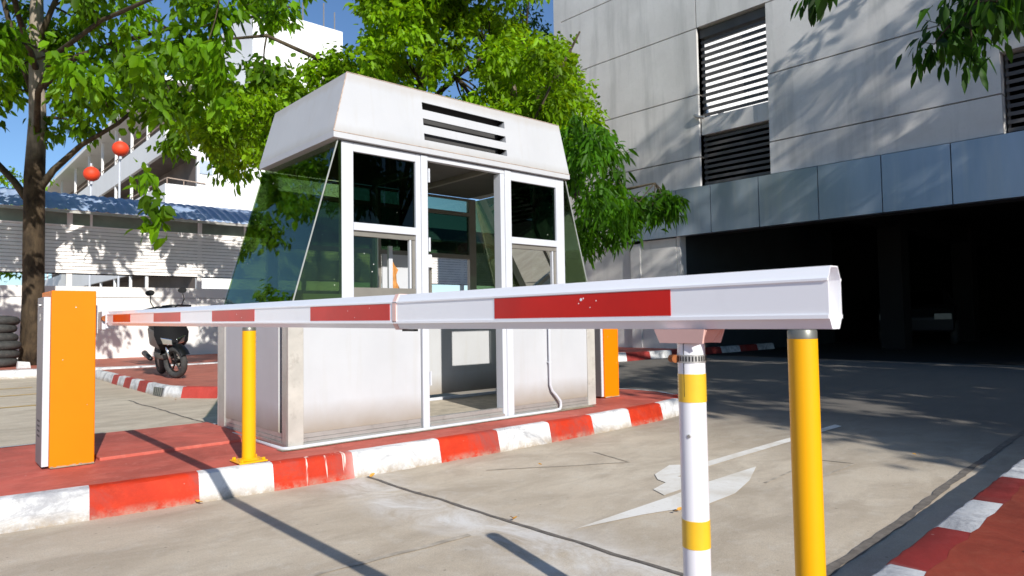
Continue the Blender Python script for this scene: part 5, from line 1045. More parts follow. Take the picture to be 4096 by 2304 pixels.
CL_MID = [[5.43,11.75,5.09,0.33,0.24,1],[6.99,7.12,6.87,0.46,0.33,1],[7.68,11.32,5.29,0.42,0.3,1],[8.19,8.61,5.25,0.42,0.3,1],[7.44,9.81,8.47,0.33,0.24,1],[6.48,8.97,7.88,0.47,0.34,1],[5.29,8.85,5.66,0.49,0.36,1],[7.08,8.73,6.68,0.4,0.29,1],[6.51,12.42,5.78,0.33,0.24,1],[7.56,7.66,3.94,0.52,0.37,1],[7.38,7.19,4.35,0.41,0.29,1],[6.65,7.55,5.0,0.47,0.34,1],[4.96,13.46,5.33,0.36,0.26,1],[6.89,11.27,6.13,0.35,0.25,1],[8.04,7.31,3.88,0.45,0.32,1],[6.57,7.71,4.63,0.33,0.24,1],[8.15,9.22,8.56,0.44,0.32,1],[7.88,8.99,5.22,0.48,0.34,1],[8.81,9.11,5.39,0.47,0.34,1],[7.72,10.98,7.01,0.35,0.25,1],[7.44,7.28,3.69,0.47,0.34,1],[6.33,9.2,7.19,0.47,0.34,1],[4.61,12.0,4.48,0.46,0.33,1],[7.59,10.21,7.31,0.4,0.29,1],[6.7,9.33,6.23,0.49,0.35,1],[4.54,11.16,4.46,0.46,0.33,1],[8.67,9.35,7.37,0.33,0.24,1],[5.75,8.42,6.36,0.42,0.3,1],[8.43,9.01,4.46,0.36,0.26,1],[6.0,9.24,4.38,0.43,0.31,1],[7.71,10.88,5.92,0.35,0.25,1],[8.6,10.27,6.95,0.51,0.37,1],[8.73,10.34,6.06,0.46,0.33,1],[6.63,9.54,7.9,0.5,0.36,1],[6.9,7.81,6.99,0.46,0.33,1],[8.91,9.37,5.65,0.44,0.32,1],[7.74,11.2,6.96,0.36,0.26,1],[7.99,8.64,7.83,0.36,0.26,1],[8.31,8.14,5.66,0.47,0.34,1],[7.68,7.82,7.76,0.5,0.36,1],[7.56,8.4,5.82,0.51,0.37,1],[6.66,10.7,4.77,0.34,0.24,1],[6.67,8.34,4.1,0.41,0.29,1],[6.4,10.97,7.3,0.43,0.31,1],[5.48,9.92,4.43,0.44,0.32,1],[6.68,7.32,5.84,0.32,0.23,1],[8.58,9.36,4.67,0.32,0.23,1],[9.3,9.8,4.68,0.47,0.34,1],[6.12,9.77,7.52,0.47,0.34,1],[7.52,10.43,7.31,0.37,0.27,1],[7.49,9.74,7.24,0.43,0.31,1],[9.77,9.4,4.75,0.49,0.36,1],[7.16,10.35,6.54,0.38,0.27,1],[10.07,9.31,4.45,0.36,0.26,1],[6.76,11.35,8.94,0.49,0.35,1],[8.63,7.77,4.32,0.4,0.28,1],[8.33,10.76,7.16,0.41,0.3,1],[7.76,7.44,3.65,0.35,0.25,1],[6.85,8.16,7.37,0.36,0.26,1],[6.9,11.91,8.16,0.38,0.27,1],[4.04,11.27,3.88,0.35,0.25,1],[8.79,9.95,5.67,0.34,0.25,1],[6.66,8.14,6.39,0.4,0.29,1],[9.3,9.39,4.78,0.37,0.27,1],[5.46,9.37,6.96,0.49,0.35,1],[4.76,14.14,4.46,0.41,0.29,1],[8.4,9.64,8.8,0.46,0.33,1],[5.35,10.51,5.45,0.46,0.33,1],[8.77,9.2,4.6,0.42,0.3,1],[9.15,9.14,6.11,0.52,0.37,1],[7.75,9.22,8.61,0.5,0.36,1],[5.17,9.29,4.58,0.47,0.34,1],[9.0,9.99,6.16,0.43,0.31,1],[7.56,10.58,9.12,0.39,0.28,1],[6.48,9.16,4.53,0.43,0.31,1],[5.44,8.2,7.12,0.47,0.34,1],[5.52,9.09,7.03,0.33,0.24,1],[5.66,12.66,4.9,0.41,0.29,1],[8.66,8.99,7.17,0.36,0.26,1],[5.67,9.64,6.53,0.47,0.34,1],[7.46,11.3,4.97,0.5,0.36,1],[8.1,8.93,6.29,0.37,0.27,1],[6.76,10.0,6.69,0.33,0.24,1],[3.71,10.62,3.82,0.34,0.25,1],[3.64,11.06,4.05,0.51,0.37,1],[7.02,6.95,4.71,0.37,0.27,1],[6.0,8.25,6.08,0.34,0.25,1],[5.46,10.81,5.37,0.37,0.26,1],[6.27,8.6,4.88,0.37,0.27,1],[4.06,13.31,5.2,0.37,0.27,1],[8.03,8.97,6.8,0.36,0.26,1],[9.11,9.86,5.71,0.48,0.34,1],[5.68,13.38,5.35,0.36,0.26,1],[4.75,10.86,4.63,0.4,0.29,1],[7.36,10.7,7.56,0.44,0.32,1],[7.13,11.38,8.78,0.45,0.32,1],[8.33,8.68,4.22,0.49,0.35,1],[7.66,11.48,7.92,0.45,0.32,1],[10.01,9.03,5.3,0.51,0.37,1],[5.25,8.99,6.73,0.39,0.28,1],[6.62,9.66,7.15,0.45,0.32,1],[8.61,8.82,8.17,0.4,0.29,1],[7.32,7.64,4.39,0.47,0.34,1],[4.77,9.59,4.54,0.36,0.26,1],[8.11,9.19,5.11,0.4,0.29,1],[6.37,9.74,7.26,0.37,0.26,1],[8.14,7.92,3.83,0.48,0.34,1],[8.71,9.39,4.35,0.36,0.26,1],[7.03,9.32,7.06,0.33,0.24,1],[3.85,12.5,4.51,0.42,0.3,1],[9.2,9.98,6.0,0.36,0.26,1],[7.88,8.61,5.04,0.46,0.33,1],[4.13,10.96,4.57,0.43,0.31,1],[8.37,10.69,8.29,0.34,0.25,1],[8.78,9.8,4.68,0.47,0.34,1],[6.45,8.9,4.29,0.33,0.24,1],[9.51,8.74,5.46,0.45,0.33,1],[6.52,7.91,7.18,0.5,0.36,1],[5.11,8.82,4.92,0.4,0.29,1],[8.39,9.11,4.7,0.43,0.31,1],[5.99,10.15,4.97,0.5,0.36,1],[7.48,8.54,4.64,0.4,0.29,1],[9.57,8.83,4.46,0.35,0.25,1],[5.74,9.17,6.03,0.38,0.27,1],[8.21,9.8,7.74,0.51,0.37,1],[8.25,8.94,7.19,0.46,0.33,1],[5.28,10.12,5.36,0.36,0.26,1],[5.81,11.54,5.37,0.43,0.31,1],[5.34,12.3,5.25,0.36,0.26,1],[4.89,12.07,4.08,0.35,0.26,1],[7.47,9.09,8.01,0.48,0.35,1],[7.92,9.07,4.24,0.41,0.3,1],[8.86,8.76,4.77,0.5,0.36,1],[8.07,9.74,8.86,0.33,0.24,1],[8.04,10.95,8.03,0.43,0.31,1],[6.14,11.85,5.34,0.37,0.26,1],[5.96,13.07,5.13,0.32,0.23,1],[4.45,11.07,4.11,0.46,0.33,1],[7.32,10.35,6.81,0.46,0.33,1],[4.89,12.93,4.84,0.51,0.37,1],[5.45,9.35,4.74,0.44,0.32,1],[6.09,7.85,4.98,0.44,0.32,1],[5.69,11.69,5.67,0.39,0.28,1],[5.93,8.08,6.72,0.48,0.34,1],[5.27,13.56,4.71,0.36,0.26,1],[6.62,10.06,7.89,0.36,0.26,1],[6.29,8.32,4.03,0.51,0.36,1],[5.16,12.49,5.14,0.46,0.33,1],[5.89,12.9,4.74,0.41,0.29,1],[5.46,12.41,4.77,0.49,0.35,1],[8.11,8.37,5.12,0.4,0.29,1],[7.52,9.41,7.35,0.34,0.24,1],[5.8,8.8,7.41,0.48,0.35,1],[5.89,7.93,5.98,0.39,0.28,1],[8.81,9.78,6.05,0.5,0.36,1],[6.27,9.0,6.01,0.43,0.31,1],[6.49,8.49,7.11,0.44,0.32,1],[5.52,8.22,5.64,0.34,0.25,1],[8.93,9.5,8.01,0.36,0.26,1],[6.69,8.22,6.94,0.44,0.32,1],[6.68,10.93,8.26,0.41,0.3,1],[6.8,10.71,5.71,0.41,0.3,1],[4.41,9.93,4.64,0.38,0.28,1],[7.31,8.38,5.21,0.41,0.29,1],[7.31,8.62,7.99,0.51,0.37,1],[8.46,10.27,5.48,0.38,0.28,1],[4.54,11.15,3.84,0.45,0.32,1],[6.25,11.23,5.3,0.38,0.28,1],[5.53,8.45,5.35,0.38,0.28,1],[7.03,10.84,5.32,0.39,0.28,1],[7.45,11.04,9.17,0.51,0.37,1],[5.05,11.19,4.18,0.43,0.31,1],[6.4,7.66,7.26,0.48,0.34,1],[7.89,7.03,3.85,0.4,0.29,1],[5.36,8.75,4.16,0.47,0.34,1],[5.22,9.84,4.84,0.33,0.24,1],[9.23,8.86,4.97,0.49,0.35,1],[3.45,10.58,3.78,0.44,0.32,1],[8.74,8.47,5.72,0.42,0.31,1],[7.25,9.28,6.37,0.46,0.33,1],[7.89,10.3,6.54,0.37,0.27,1],[8.71,8.84,7.61,0.4,0.29,1],[8.7,8.81,4.88,0.33,0.24,1],[4.7,13.99,5.33,0.46,0.33,1],[5.11,8.72,6.19,0.44,0.32,1],[7.21,8.61,7.05,0.45,0.33,1],[7.16,8.63,7.64,0.45,0.32,1],[7.18,7.34,4.22,0.45,0.33,1],[7.52,8.23,3.93,0.35,0.25,1],[4.17,9.86,4.2,0.37,0.27,1],[7.09,11.92,5.84,0.5,0.36,1],[6.5,10.89,7.01,0.39,0.28,1],[5.93,9.07,7.07,0.36,0.26,1],[4.93,12.3,5.36,0.42,0.3,1],[7.44,8.92,4.16,0.48,0.35,1],[7.7,8.9,8.41,0.5,0.36,1],[6.01,8.21,7.29,0.38,0.27,1],[7.28,9.16,4.55,0.36,0.26,1],[6.13,9.52,5.98,0.32,0.23,1],[7.01,9.74,8.38,0.46,0.33,1],[8.66,8.43,4.09,0.39,0.28,1],[7.74,7.37,4.35,0.34,0.25,1],[8.65,9.81,6.29,0.46,0.33,1],[6.98,9.0,7.77,0.34,0.25,1],[6.14,9.25,4.61,0.33,0.24,1],[8.23,10.1,4.95,0.36,0.26,1],[8.39,10.26,8.25,0.5,0.36,1],[9.81,9.43,6.12,0.41,0.29,1],[7.41,8.49,7.81,0.38,0.28,1],[5.89,8.45,7.22,0.43,0.31,1],[7.1,11.59,5.7,0.42,0.3,1],[8.94,8.7,5.74,0.41,0.3,1],[7.77,8.54,7.08,0.43,0.31,1],[8.51,9.85,4.72,0.46,0.33,1],[6.78,9.8,7.81,0.49,0.35,1],[6.2,8.68,6.21,0.44,0.32,1],[6.92,8.25,6.88,0.39,0.28,1],[7.24,6.89,4.94,0.33,0.24,1],[7.77,8.93,7.23,0.48,0.35,1],[6.14,10.25,5.49,0.43,0.31,1],[6.82,7.51,4.26,0.32,0.23,1],[7.57,10.46,7.56,0.33,0.23,1],[5.98,9.36,6.26,0.39,0.28,1],[6.32,10.29,8.13,0.38,0.27,1],[3.88,10.32,4.03,0.33,0.24,1],[6.7,11.53,5.53,0.44,0.31,1],[8.71,9.11,7.97,0.36,0.26,1],[7.39,8.88,7.23,0.4,0.29,1],[3.79,11.27,4.32,0.35,0.25,1],[7.25,10.06,6.73,0.45,0.32,1],[6.11,10.52,6.67,0.35,0.26,1],[5.17,10.81,4.37,0.36,0.26,1],[5.18,8.89,7.37,0.43,0.31,1],[8.27,9.54,8.45,0.42,0.3,1],[4.76,10.32,4.25,0.45,0.32,1],[4.59,13.0,4.21,0.41,0.29,1],[5.39,9.0,5.75,0.36,0.26,1],[8.18,8.49,4.02,0.52,0.37,1],[6.99,9.98,6.98,0.48,0.35,1],[5.84,10.06,6.54,0.45,0.32,1],[8.78,10.19,5.05,0.34,0.24,1],[7.7,10.43,4.99,0.41,0.3,1],[7.0,7.31,5.18,0.34,0.25,1],[7.58,9.25,4.42,0.45,0.32,1],[4.98,10.44,5.18,0.34,0.24,1],[8.25,9.57,5.66,0.38,0.27,1],[5.84,8.94,5.86,0.5,0.36,1],[4.88,10.84,4.86,0.44,0.32,1],[9.26,10.17,6.33,0.37,0.27,1],[9.16,9.12,5.76,0.42,0.3,1],[7.98,8.58,4.75,0.39,0.28,1],[7.35,10.29,8.13,0.38,0.27,1],[6.31,10.13,5.73,0.49,0.35,1],[6.73,9.89,8.53,0.35,0.25,1],[9.47,9.82,5.89,0.33,0.24,1],[6.52,9.21,7.89,0.44,0.32,1],[6.45,7.87,6.61,0.44,0.32,1],[6.94,7.04,4.9,0.38,0.27,1],[5.09,8.64,7.24,0.4,0.29,1],[4.11,11.65,4.43,0.49,0.35,1],[5.66,8.79,6.82,0.51,0.36,1],[5.68,8.51,4.22,0.44,0.32,1],[6.23,7.8,6.41,0.49,0.35,1],[8.49,8.82,7.12,0.35,0.25,1],[6.69,11.55,6.56,0.34,0.24,1],[7.41,8.79,6.76,0.41,0.29,1],[7.67,9.52,4.97,0.36,0.26,1],[8.85,9.96,8.34,0.47,0.34,1],[6.71,10.21,7.54,0.44,0.32,1],[9.6,8.81,5.8,0.33,0.24,1],[9.83,9.68,4.62,0.41,0.3,1],[6.66,8.64,4.08,0.47,0.34,1],[7.38,9.94,7.45,0.38,0.27,1],[8.88,9.4,6.13,0.46,0.33,1],[9.59,9.53,4.35,0.5,0.36,1],[7.15,7.7,4.85,0.47,0.34,1],[6.08,12.03,5.51,0.43,0.31,1],[7.33,10.27,8.66,0.36,0.26,1],[6.42,8.29,7.45,0.33,0.24,1],[5.02,12.29,4.59,0.33,0.24,1],[4.7,12.47,4.65,0.43,0.31,1],[6.54,7.63,4.08,0.4,0.29,1],[4.58,12.69,4.44,0.44,0.32,1],[8.01,8.19,4.85,0.33,0.24,1],[6.62,10.36,6.51,0.52,0.37,1],[8.18,8.93,5.3,0.38,0.27,1],[7.04,11.52,7.78,0.43,0.31,1],[6.0,11.16,5.65,0.52,0.37,1],[5.64,9.6,5.03,0.45,0.32,1],[7.32,8.16,5.55,0.44,0.32,1],[9.31,9.31,4.53,0.43,0.31,1],[8.42,8.44,8.39,0.4,0.29,1],[6.24,8.72,7.74,0.45,0.32,1],[9.01,9.84,5.18,0.35,0.25,1],[6.76,10.97,5.81,0.5,0.36,1],[5.8,8.08,4.88,0.34,0.24,1],[5.89,9.88,5.59,0.36,0.26,1],[7.08,7.87,6.28,0.5,0.36,1],[8.45,9.54,6.44,0.48,0.35,1],[9.55,9.32,5.59,0.42,0.3,1],[6.32,10.73,7.15,0.46,0.33,1],[8.17,10.71,6.44,0.48,0.34,1],[7.01,7.91,7.5,0.51,0.37,1],[4.95,14.08,5.26,0.35,0.25,1],[8.74,8.96,4.26,0.41,0.29,1],[7.4,9.36,4.86,0.33,0.24,1],[7.77,8.56,7.62,0.41,0.29,1],[6.9,7.8,6.57,0.49,0.35,1],[4.21,11.79,4.8,0.45,0.33,1],[9.58,8.68,5.15,0.4,0.29,1],[9.26,8.79,5.67,0.34,0.25,1],[5.75,8.83,6.22,0.49,0.36,1],[7.87,8.77,7.68,0.38,0.27,1],[3.89,12.08,4.6,0.47,0.34,1],[7.17,7.84,5.13,0.41,0.3,1],[7.92,8.46,5.27,0.36,0.26,1],[7.45,10.29,8.34,0.41,0.3,1],[6.3,9.03,5.45,0.41,0.3,1],[6.71,7.64,6.88,0.38,0.27,1],[4.84,9.57,4.11,0.48,0.34,1],[6.68,8.46,7.64,0.43,0.31,1],[5.33,10.17,4.58,0.37,0.26,1],[6.12,10.07,6.73,0.33,0.24,1],[8.32,9.06,8.2,0.4,0.29,1],[5.71,10.79,5.52,0.49,0.35,1],[8.77,8.27,5.18,0.42,0.31,1],[6.73,12.2,5.6,0.37,0.27,1],[5.61,13.28,5.95,0.41,0.3,1],[7.37,7.51,6.62,0.35,0.26,1],[7.95,7.74,4.06,0.38,0.27,1],[6.45,7.95,4.35,0.34,0.24,1],[7.13,8.35,7.74,0.52,0.37,1],[7.04,8.95,4.4,0.4,0.29,1],[7.97,7.58,4.61,0.41,0.29,1],[7.35,9.1,6.28,0.35,0.25,1],[9.35,9.02,5.28,0.45,0.32,1],[4.43,14.42,4.87,0.36,0.26,1],[9.28,9.42,8.44,0.39,0.28,1],[5.65,11.57,4.74,0.42,0.31,1],[4.06,12.04,4.4,0.48,0.34,1],[5.97,8.71,5.7,0.45,0.33,1],[6.59,7.58,3.84,0.43,0.31,1],[6.94,9.24,6.5,0.52,0.37,1],[3.78,12.3,4.42,0.38,0.27,1],[6.8,9.91,7.41,0.38,0.27,1],[7.74,9.83,8.23,0.43,0.31,1],[7.09,6.94,3.66,0.37,0.27,1],[8.77,10.04,6.92,0.4,0.28,1],[9.35,9.55,9.26,0.35,0.25,1],[7.07,9.08,6.3,0.44,0.32,1],[7.13,11.83,6.79,0.44,0.32,1],[4.52,10.08,4.11,0.43,0.31,1],[6.63,10.06,6.92,0.36,0.26,1],[9.09,9.76,8.34,0.42,0.3,1],[8.77,9.32,4.9,0.51,0.37,1],[8.09,9.15,5.34,0.39,0.28,1],[5.75,9.71,4.44,0.37,0.26,1],[3.83,10.45,4.47,0.33,0.24,1],[3.51,10.38,4.15,0.46,0.33,1],[8.79,9.53,7.85,0.38,0.27,1],[7.84,11.35,6.58,0.38,0.28,1],[5.6,9.37,5.3,0.36,0.26,1],[6.51,7.87,3.82,0.39,0.28,1],[5.55,13.25,4.84,0.43,0.31,1],[6.54,7.36,7.0,0.44,0.32,1],[7.23,9.8,6.59,0.36,0.26,1],[8.49,9.03,7.35,0.43,0.31,1],[7.49,9.7,7.83,0.45,0.32,1],[8.43,10.08,6.08,0.44,0.32,1],[6.61,12.5,6.07,0.43,0.31,1],[5.78,13.03,5.78,0.45,0.33,1],[3.85,9.81,4.32,0.35,0.25,1],[6.8,11.07,7.27,0.4,0.29,1],[6.21,7.56,6.81,0.43,0.31,1],[7.4,10.34,6.0,0.38,0.27,1],[4.36,11.02,4.3,0.36,0.26,1],[8.43,10.27,7.53,0.34,0.24,1],[7.53,8.87,4.98,0.37,0.27,1],[5.56,9.07,6.69,0.38,0.28,1],[7.57,8.34,4.15,0.44,0.31,1],[7.29,10.97,7.59,0.32,0.23,1],[7.74,9.47,4.55,0.42,0.3,1],[8.01,10.14,7.75,0.32,0.23,1],[7.69,11.35,6.16,0.42,0.3,1],[5.28,9.19,5.36,0.33,0.24,1],[6.79,11.24,5.15,0.33,0.23,1],[4.53,12.14,3.91,0.34,0.24,1],[7.43,10.68,6.2,0.34,0.25,1],[7.98,8.41,6.85,0.34,0.25,1],[8.53,10.11,8.84,0.34,0.25,1],[10.19,9.03,4.91,0.5,0.36,1],[8.54,8.98,7.76,0.41,0.29,1],[7.84,10.61,7.27,0.45,0.32,1],[8.2,9.64,7.51,0.39,0.28,1],[6.14,8.39,6.86,0.51,0.37,1],[6.79,8.6,7.19,0.34,0.25,1],[8.53,10.04,7.0,0.42,0.3,1],[5.72,9.78,6.84,0.35,0.26,1],[6.72,8.44,5.81,0.35,0.25,1],[7.26,10.13,4.92,0.42,0.3,1],[8.01,9.75,8.11,0.35,0.25,1],[5.95,8.67,7.57,0.33,0.24,1],[5.94,8.18,6.91,0.32,0.23,1],[8.58,9.18,8.84,0.38,0.27,1],[5.86,9.43,5.53,0.41,0.29,1],[5.77,9.17,4.63,0.47,0.34,1],[5.55,9.6,7.04,0.44,0.31,1],[7.05,10.02,4.69,0.46,0.33,1],[5.79,9.93,4.4,0.41,0.29,1],[5.61,8.14,6.3,0.34,0.25,1],[6.65,7.44,6.16,0.41,0.3,1],[9.07,9.89,6.44,0.51,0.37,1],[5.46,8.53,5.14,0.33,0.24,1],[7.02,8.62,7.92,0.51,0.37,1],[7.26,10.91,9.18,0.41,0.29,1],[6.83,9.51,5.52,0.38,0.27,1],[5.23,10.75,4.92,0.32,0.23,1],[6.69,9.7,8.08,0.44,0.32,1],[7.67,10.08,6.92,0.38,0.27,1],[6.39,11.74,5.32,0.38,0.27,1],[9.64,9.1,5.7,0.41,0.3,1],[6.14,8.82,5.41,0.38,0.27,1],[8.61,10.76,5.22,0.51,0.37,1],[7.73,8.07,4.89,0.41,0.3,1],[7.13,11.56,8.47,0.41,0.29,1],[7.12,11.44,6.06,0.47,0.34,1],[5.76,9.8,4.7,0.35,0.25,1],[7.36,8.54,4.1,0.4,0.29,1],[8.47,8.1,5.42,0.32,0.23,1],[3.94,10.15,3.53,0.35,0.25,1]]
CL_MANGO = [[6.36,5.36,2.63,0.28,0.2,1],[7.13,5.66,2.46,0.34,0.25,1],[7.72,7.37,3.72,0.24,0.17,1],[7.44,6.78,2.13,0.28,0.2,1],[8.05,6.16,2.72,0.36,0.26,1],[7.01,6.15,2.34,0.21,0.15,1],[6.44,6.18,3.38,0.2,0.15,1],[7.38,6.0,3.1,0.21,0.15,1],[7.25,6.37,3.69,0.22,0.16,1],[7.49,6.14,2.97,0.28,0.2,1],[8.25,6.68,2.59,0.41,0.3,1],[6.39,5.85,3.2,0.4,0.29,1],[7.27,6.13,2.78,0.29,0.21,1],[6.91,7.05,3.37,0.29,0.21,1],[7.63,7.1,3.11,0.29,0.21,1],[8.09,7.18,2.24,0.38,0.27,1],[7.13,5.65,2.21,0.31,0.22,1],[7.98,5.89,2.41,0.21,0.15,1],[7.35,7.0,3.64,0.29,0.21,1],[6.38,5.61,3.2,0.41,0.29,1],[6.75,6.02,2.82,0.25,0.18,1],[6.48,5.16,2.34,0.33,0.24,1],[6.21,5.87,2.86,0.22,0.16,1],[7.71,7.09,3.47,0.22,0.16,1],[6.56,5.9,2.17,0.23,0.16,1],[6.7,5.72,2.47,0.38,0.28,1],[6.09,6.27,2.88,0.22,0.16,1],[6.67,6.21,2.94,0.27,0.19,1],[7.49,6.84,2.31,0.33,0.24,1],[7.6,6.39,3.38,0.42,0.3,1],[7.32,6.54,3.29,0.31,0.22,1],[6.37,5.8,3.52,0.32,0.23,1],[8.53,6.75,2.44,0.31,0.22,1],[7.8,6.7,3.08,0.23,0.16,1],[7.78,6.56,2.69,0.28,0.2,1],[6.75,6.11,2.36,0.24,0.18,1],[6.82,5.89,3.38,0.31,0.22,1],[7.78,7.31,4.03,0.24,0.17,1],[6.72,5.73,2.77,0.21,0.15,1],[6.21,5.43,2.47,0.28,0.2,1],[6.12,5.42,2.95,0.26,0.19,1],[7.09,6.38,2.21,0.31,0.22,1],[7.08,6.47,2.03,0.21,0.15,1],[6.96,6.38,3.21,0.37,0.26,1],[7.96,5.65,2.63,0.36,0.26,1],[6.26,5.49,2.32,0.26,0.18,1],[6.71,5.52,2.26,0.23,0.17,1],[6.89,6.37,3.45,0.37,0.27,1],[6.68,6.05,1.99,0.21,0.15,1],[8.84,6.32,2.72,0.38,0.27,1],[6.44,6.38,2.95,0.25,0.18,1],[7.46,6.34,2.54,0.39,0.28,1],[8.23,6.91,3.58,0.32,0.23,1],[7.79,6.53,2.28,0.29,0.21,1],[7.61,6.62,2.7,0.25,0.18,1],[6.87,6.47,2.91,0.26,0.19,1],[6.93,6.05,3.21,0.22,0.16,1],[7.16,6.21,2.56,0.38,0.27,1],[6.3,5.59,3.02,0.26,0.18,1],[6.98,6.06,3.4,0.28,0.2,1],[7.55,5.23,2.54,0.26,0.2,1.3],[7.36,5.41,2.46,0.26,0.2,1.3],[6.7,6.03,2.06,0.26,0.2,1.3],[6.99,5.76,2.13,0.26,0.2,1.3],[7.2,5.55,2.47,0.26,0.2,1.3],[7.48,5.3,2.51,0.26,0.2,1.3]]
CL_TR = [[7.94,1.81,3.76,0.35,0.25,1],[9.41,1.97,5.72,0.3,0.22,1],[8.01,1.83,5.33,0.48,0.34,1],[6.85,1.57,3.75,0.28,0.2,1],[8.65,1.76,5.09,0.39,0.28,1],[8.45,1.55,4.61,0.39,0.28,1],[8.92,1.7,5.43,0.35,0.25,1],[7.74,1.53,5.02,0.35,0.25,1],[8.02,1.59,3.99,0.37,0.27,1],[7.87,1.87,4.27,0.28,0.2,1],[7.45,1.76,4.23,0.29,0.21,1],[8.63,1.72,5.55,0.31,0.22,1],[9.05,2.14,5.93,0.42,0.31,1],[6.97,1.48,3.94,0.37,0.26,1],[7.74,1.28,4.43,0.32,0.23,1],[7.83,2.05,3.9,0.47,0.34,1],[9.15,1.68,4.53,0.46,0.33,1],[7.8,2.05,4.58,0.4,0.29,1],[8.77,2.06,5.2,0.35,0.25,1],[6.62,1.08,4.21,0.37,0.27,1],[6.87,1.39,4.67,0.41,0.29,1],[8.27,1.41,4.38,0.38,0.27,1],[6.64,1.31,3.71,0.39,0.28,1],[8.27,2.19,4.9,0.35,0.25,1],[6.29,1.32,3.41,0.37,0.27,1],[7.3,1.44,4.71,0.48,0.35,1],[6.74,1.88,3.37,0.2,0.2,1.3],[7.0,1.65,3.3,0.2,0.2,1.3],[5.97,2.54,3.86,0.2,0.2,1.3]]
W_TREE = 1.0
# big tree on the far left pavement
ltr = [(2.2, 18.45, .12), (2.14, 18.32, .45), (2.12, 18.2, 1.6), (2.105, 18.14, 2.8), (2.09, 18.07, 4.3), (2.12, 18.0, 5.6), (2.07, 17.9, 7.1), (2.05, 17.85, 8.4), (2.3, 17.7, 10.2), (2.1, 17.6, 12.0)]
ltw = [.34, .25, .21, .205, .20, .165, .145, .12, .08, .03]
llimb = [([(2.10, 18.12, 3.6), (1.75, 18.3, 4.2), (1.2, 18.5, 4.9), (.3, 18.2, 5.8), (-1.2, 17.2, 7.2)], .09, .03),
 ([(2.10, 18.07, 3.9), (2.40, 17.8, 4.45), (2.85, 17.4, 5.0), (3.4, 16.6, 5.4), (4.1, 15.6, 6.2)], .085, .025),
 ([(2.11, 17.98, 6.2), (2.6, 17.4, 6.85), (3.3, 16.8, 7.2), (4.2, 15.9, 7.5), (5.2, 15.0, 7.6), (6.2, 13.9, 7.9)], .08, .02),
 ([(2.11, 17.98, 5.9), (1.7, 18.1, 7.2), (1.45, 18.3, 8.4), (1.1, 18.2, 10)], .075, .03),
 ([(2.08, 17.9, 7.2), (2.3, 17.5, 8.0), (2.7, 17.0, 9.2), (3.2, 16.2, 10.4)], .07, .02),
 ([(2.11, 18.0, 5.2), (2.0, 17.0, 5.9), (2.1, 15.6, 6.3), (2.5, 13.6, 6.4), (3.0, 11.6, 6.3), (3.4, 10.2, 6.0)], .07, .018),
 ([(2.1, 17.95, 6.6), (1.6, 16.6, 7.3), (1.2, 14.8, 7.8), (1.0, 12.8, 8.0)], .07, .018)]
SPRIG = [(2.37, 9.84, 3.02, .09, .10, 40), (2.46, 9.76, 2.63, .10, .10, 30), (2.42, 9.85, 2.34, .09, .10, 40)]
CL = list(CL_LEFT)
for k in range(34):     # the side of the crown that hangs out of the picture to the left and over the shed
    CL.append((random.uniform(-5, 1.2), random.uniform(13, 20), random.uniform(4.8, 12), .8, .6, .7))
for k in range(30): CL.append((random.uniform(1.5, 7.5), random.uniform(15, 18.6), random.uniform(4.6, 7.2), .6, .45, .6))
def near_line(c, q, lim):      # keep two gaps in the crown
    a = Vector((0, 0, 1)); d = (Vector(q)-a); t_ = (Vector(c[:3])-a).dot(d)/d.length_squared
    return (Vector(c[:3])-(a+d*t_)).length < lim*min(1.0, max(.3, t_*2))
TRK = [(2.09, 17.95, z_*.25) for z_ in range(24, 40)]
CL = [c for c in CL if c[1] > 17.6 or random.random() < .25 or not any(near_line(c, q_, .42) for q_ in TRK)]
CL = [c for c in CL if not near_line(c, (7.0, 33.6, 8.8), .75) and not near_line(c, (6.06, 34.47, 7.7), .75)]
CL = [c for c in CL if not (c[2] < 4.5 and c[0] > 4.0)]
lt_, n1 = tree('shade_tree', 'large broad-leaved tree with dark mottled trunk rising from the far left pavement', 'tree', ltr, ltw, llimb, CL + SPRIG, (.19, .108), MT['leaf_a'], MT['bark'], dens=120, group='trees round the parking lot', rosette=8, hang=.45, flat=.2)
# fine-leaved tree behind the booth
mtr = [(7.15, 10.9, .05), (7.12, 10.9, 2.0), (7.08, 10.92, 4.2), (7.3, 10.65, 5.45), (7.42, 10.5, 6.4), (7.5, 10.4, 7.6), (7.4, 10.5, 9.2)]
mtw = [.20, .15, .12, .09, .065, .04, .015]
mlimb = [([(7.2, 10.8, 4.9), (7.7, 10.1, 5.6), (8.1, 9.6, 6.0), (8.6, 9.1, 6.2)], .06, .02), ([(7.1, 10.9, 4.3), (6.4, 11.3, 5.2), (5.6, 11.6, 5.9), (4.8, 11.9, 6.2), (4.0, 12.2, 6.0)], .065, .02),
 ([(7.38, 10.55, 6.1), (7.75, 10.1, 6.9), (8.2, 9.7, 7.6)], .045, .015), ([(7.08, 10.92, 3.6), (6.2, 11.0, 4.1), (5.2, 11.1, 4.4), (4.4, 11.4, 4.5)], .05, .015), ([(7.35, 10.6, 5.8), (6.8, 11.0, 7.0), (6.3, 11.3, 8.0)], .045, .015)]
mt_, n2 = tree('roadside_tree', 'bright green fine-leaved tree spreading over and behind the guard booth roof', 'tree', mtr, mtw, mlimb, CL_MID, (.115, .06), MT['leaf_b'], MT['bark'], dens=330, group='trees round the parking lot', rosette=9, hang=.2, shape='broad', flat=.4)
gtr = [(7.7, 8.45, .05), (7.66, 8.4, 1.6), (7.6, 8.35, 3.0), (7.5, 8.2, 4.2), (7.4, 8.2, 5.2)]
gtw = [.16, .13, .11, .08, .04]
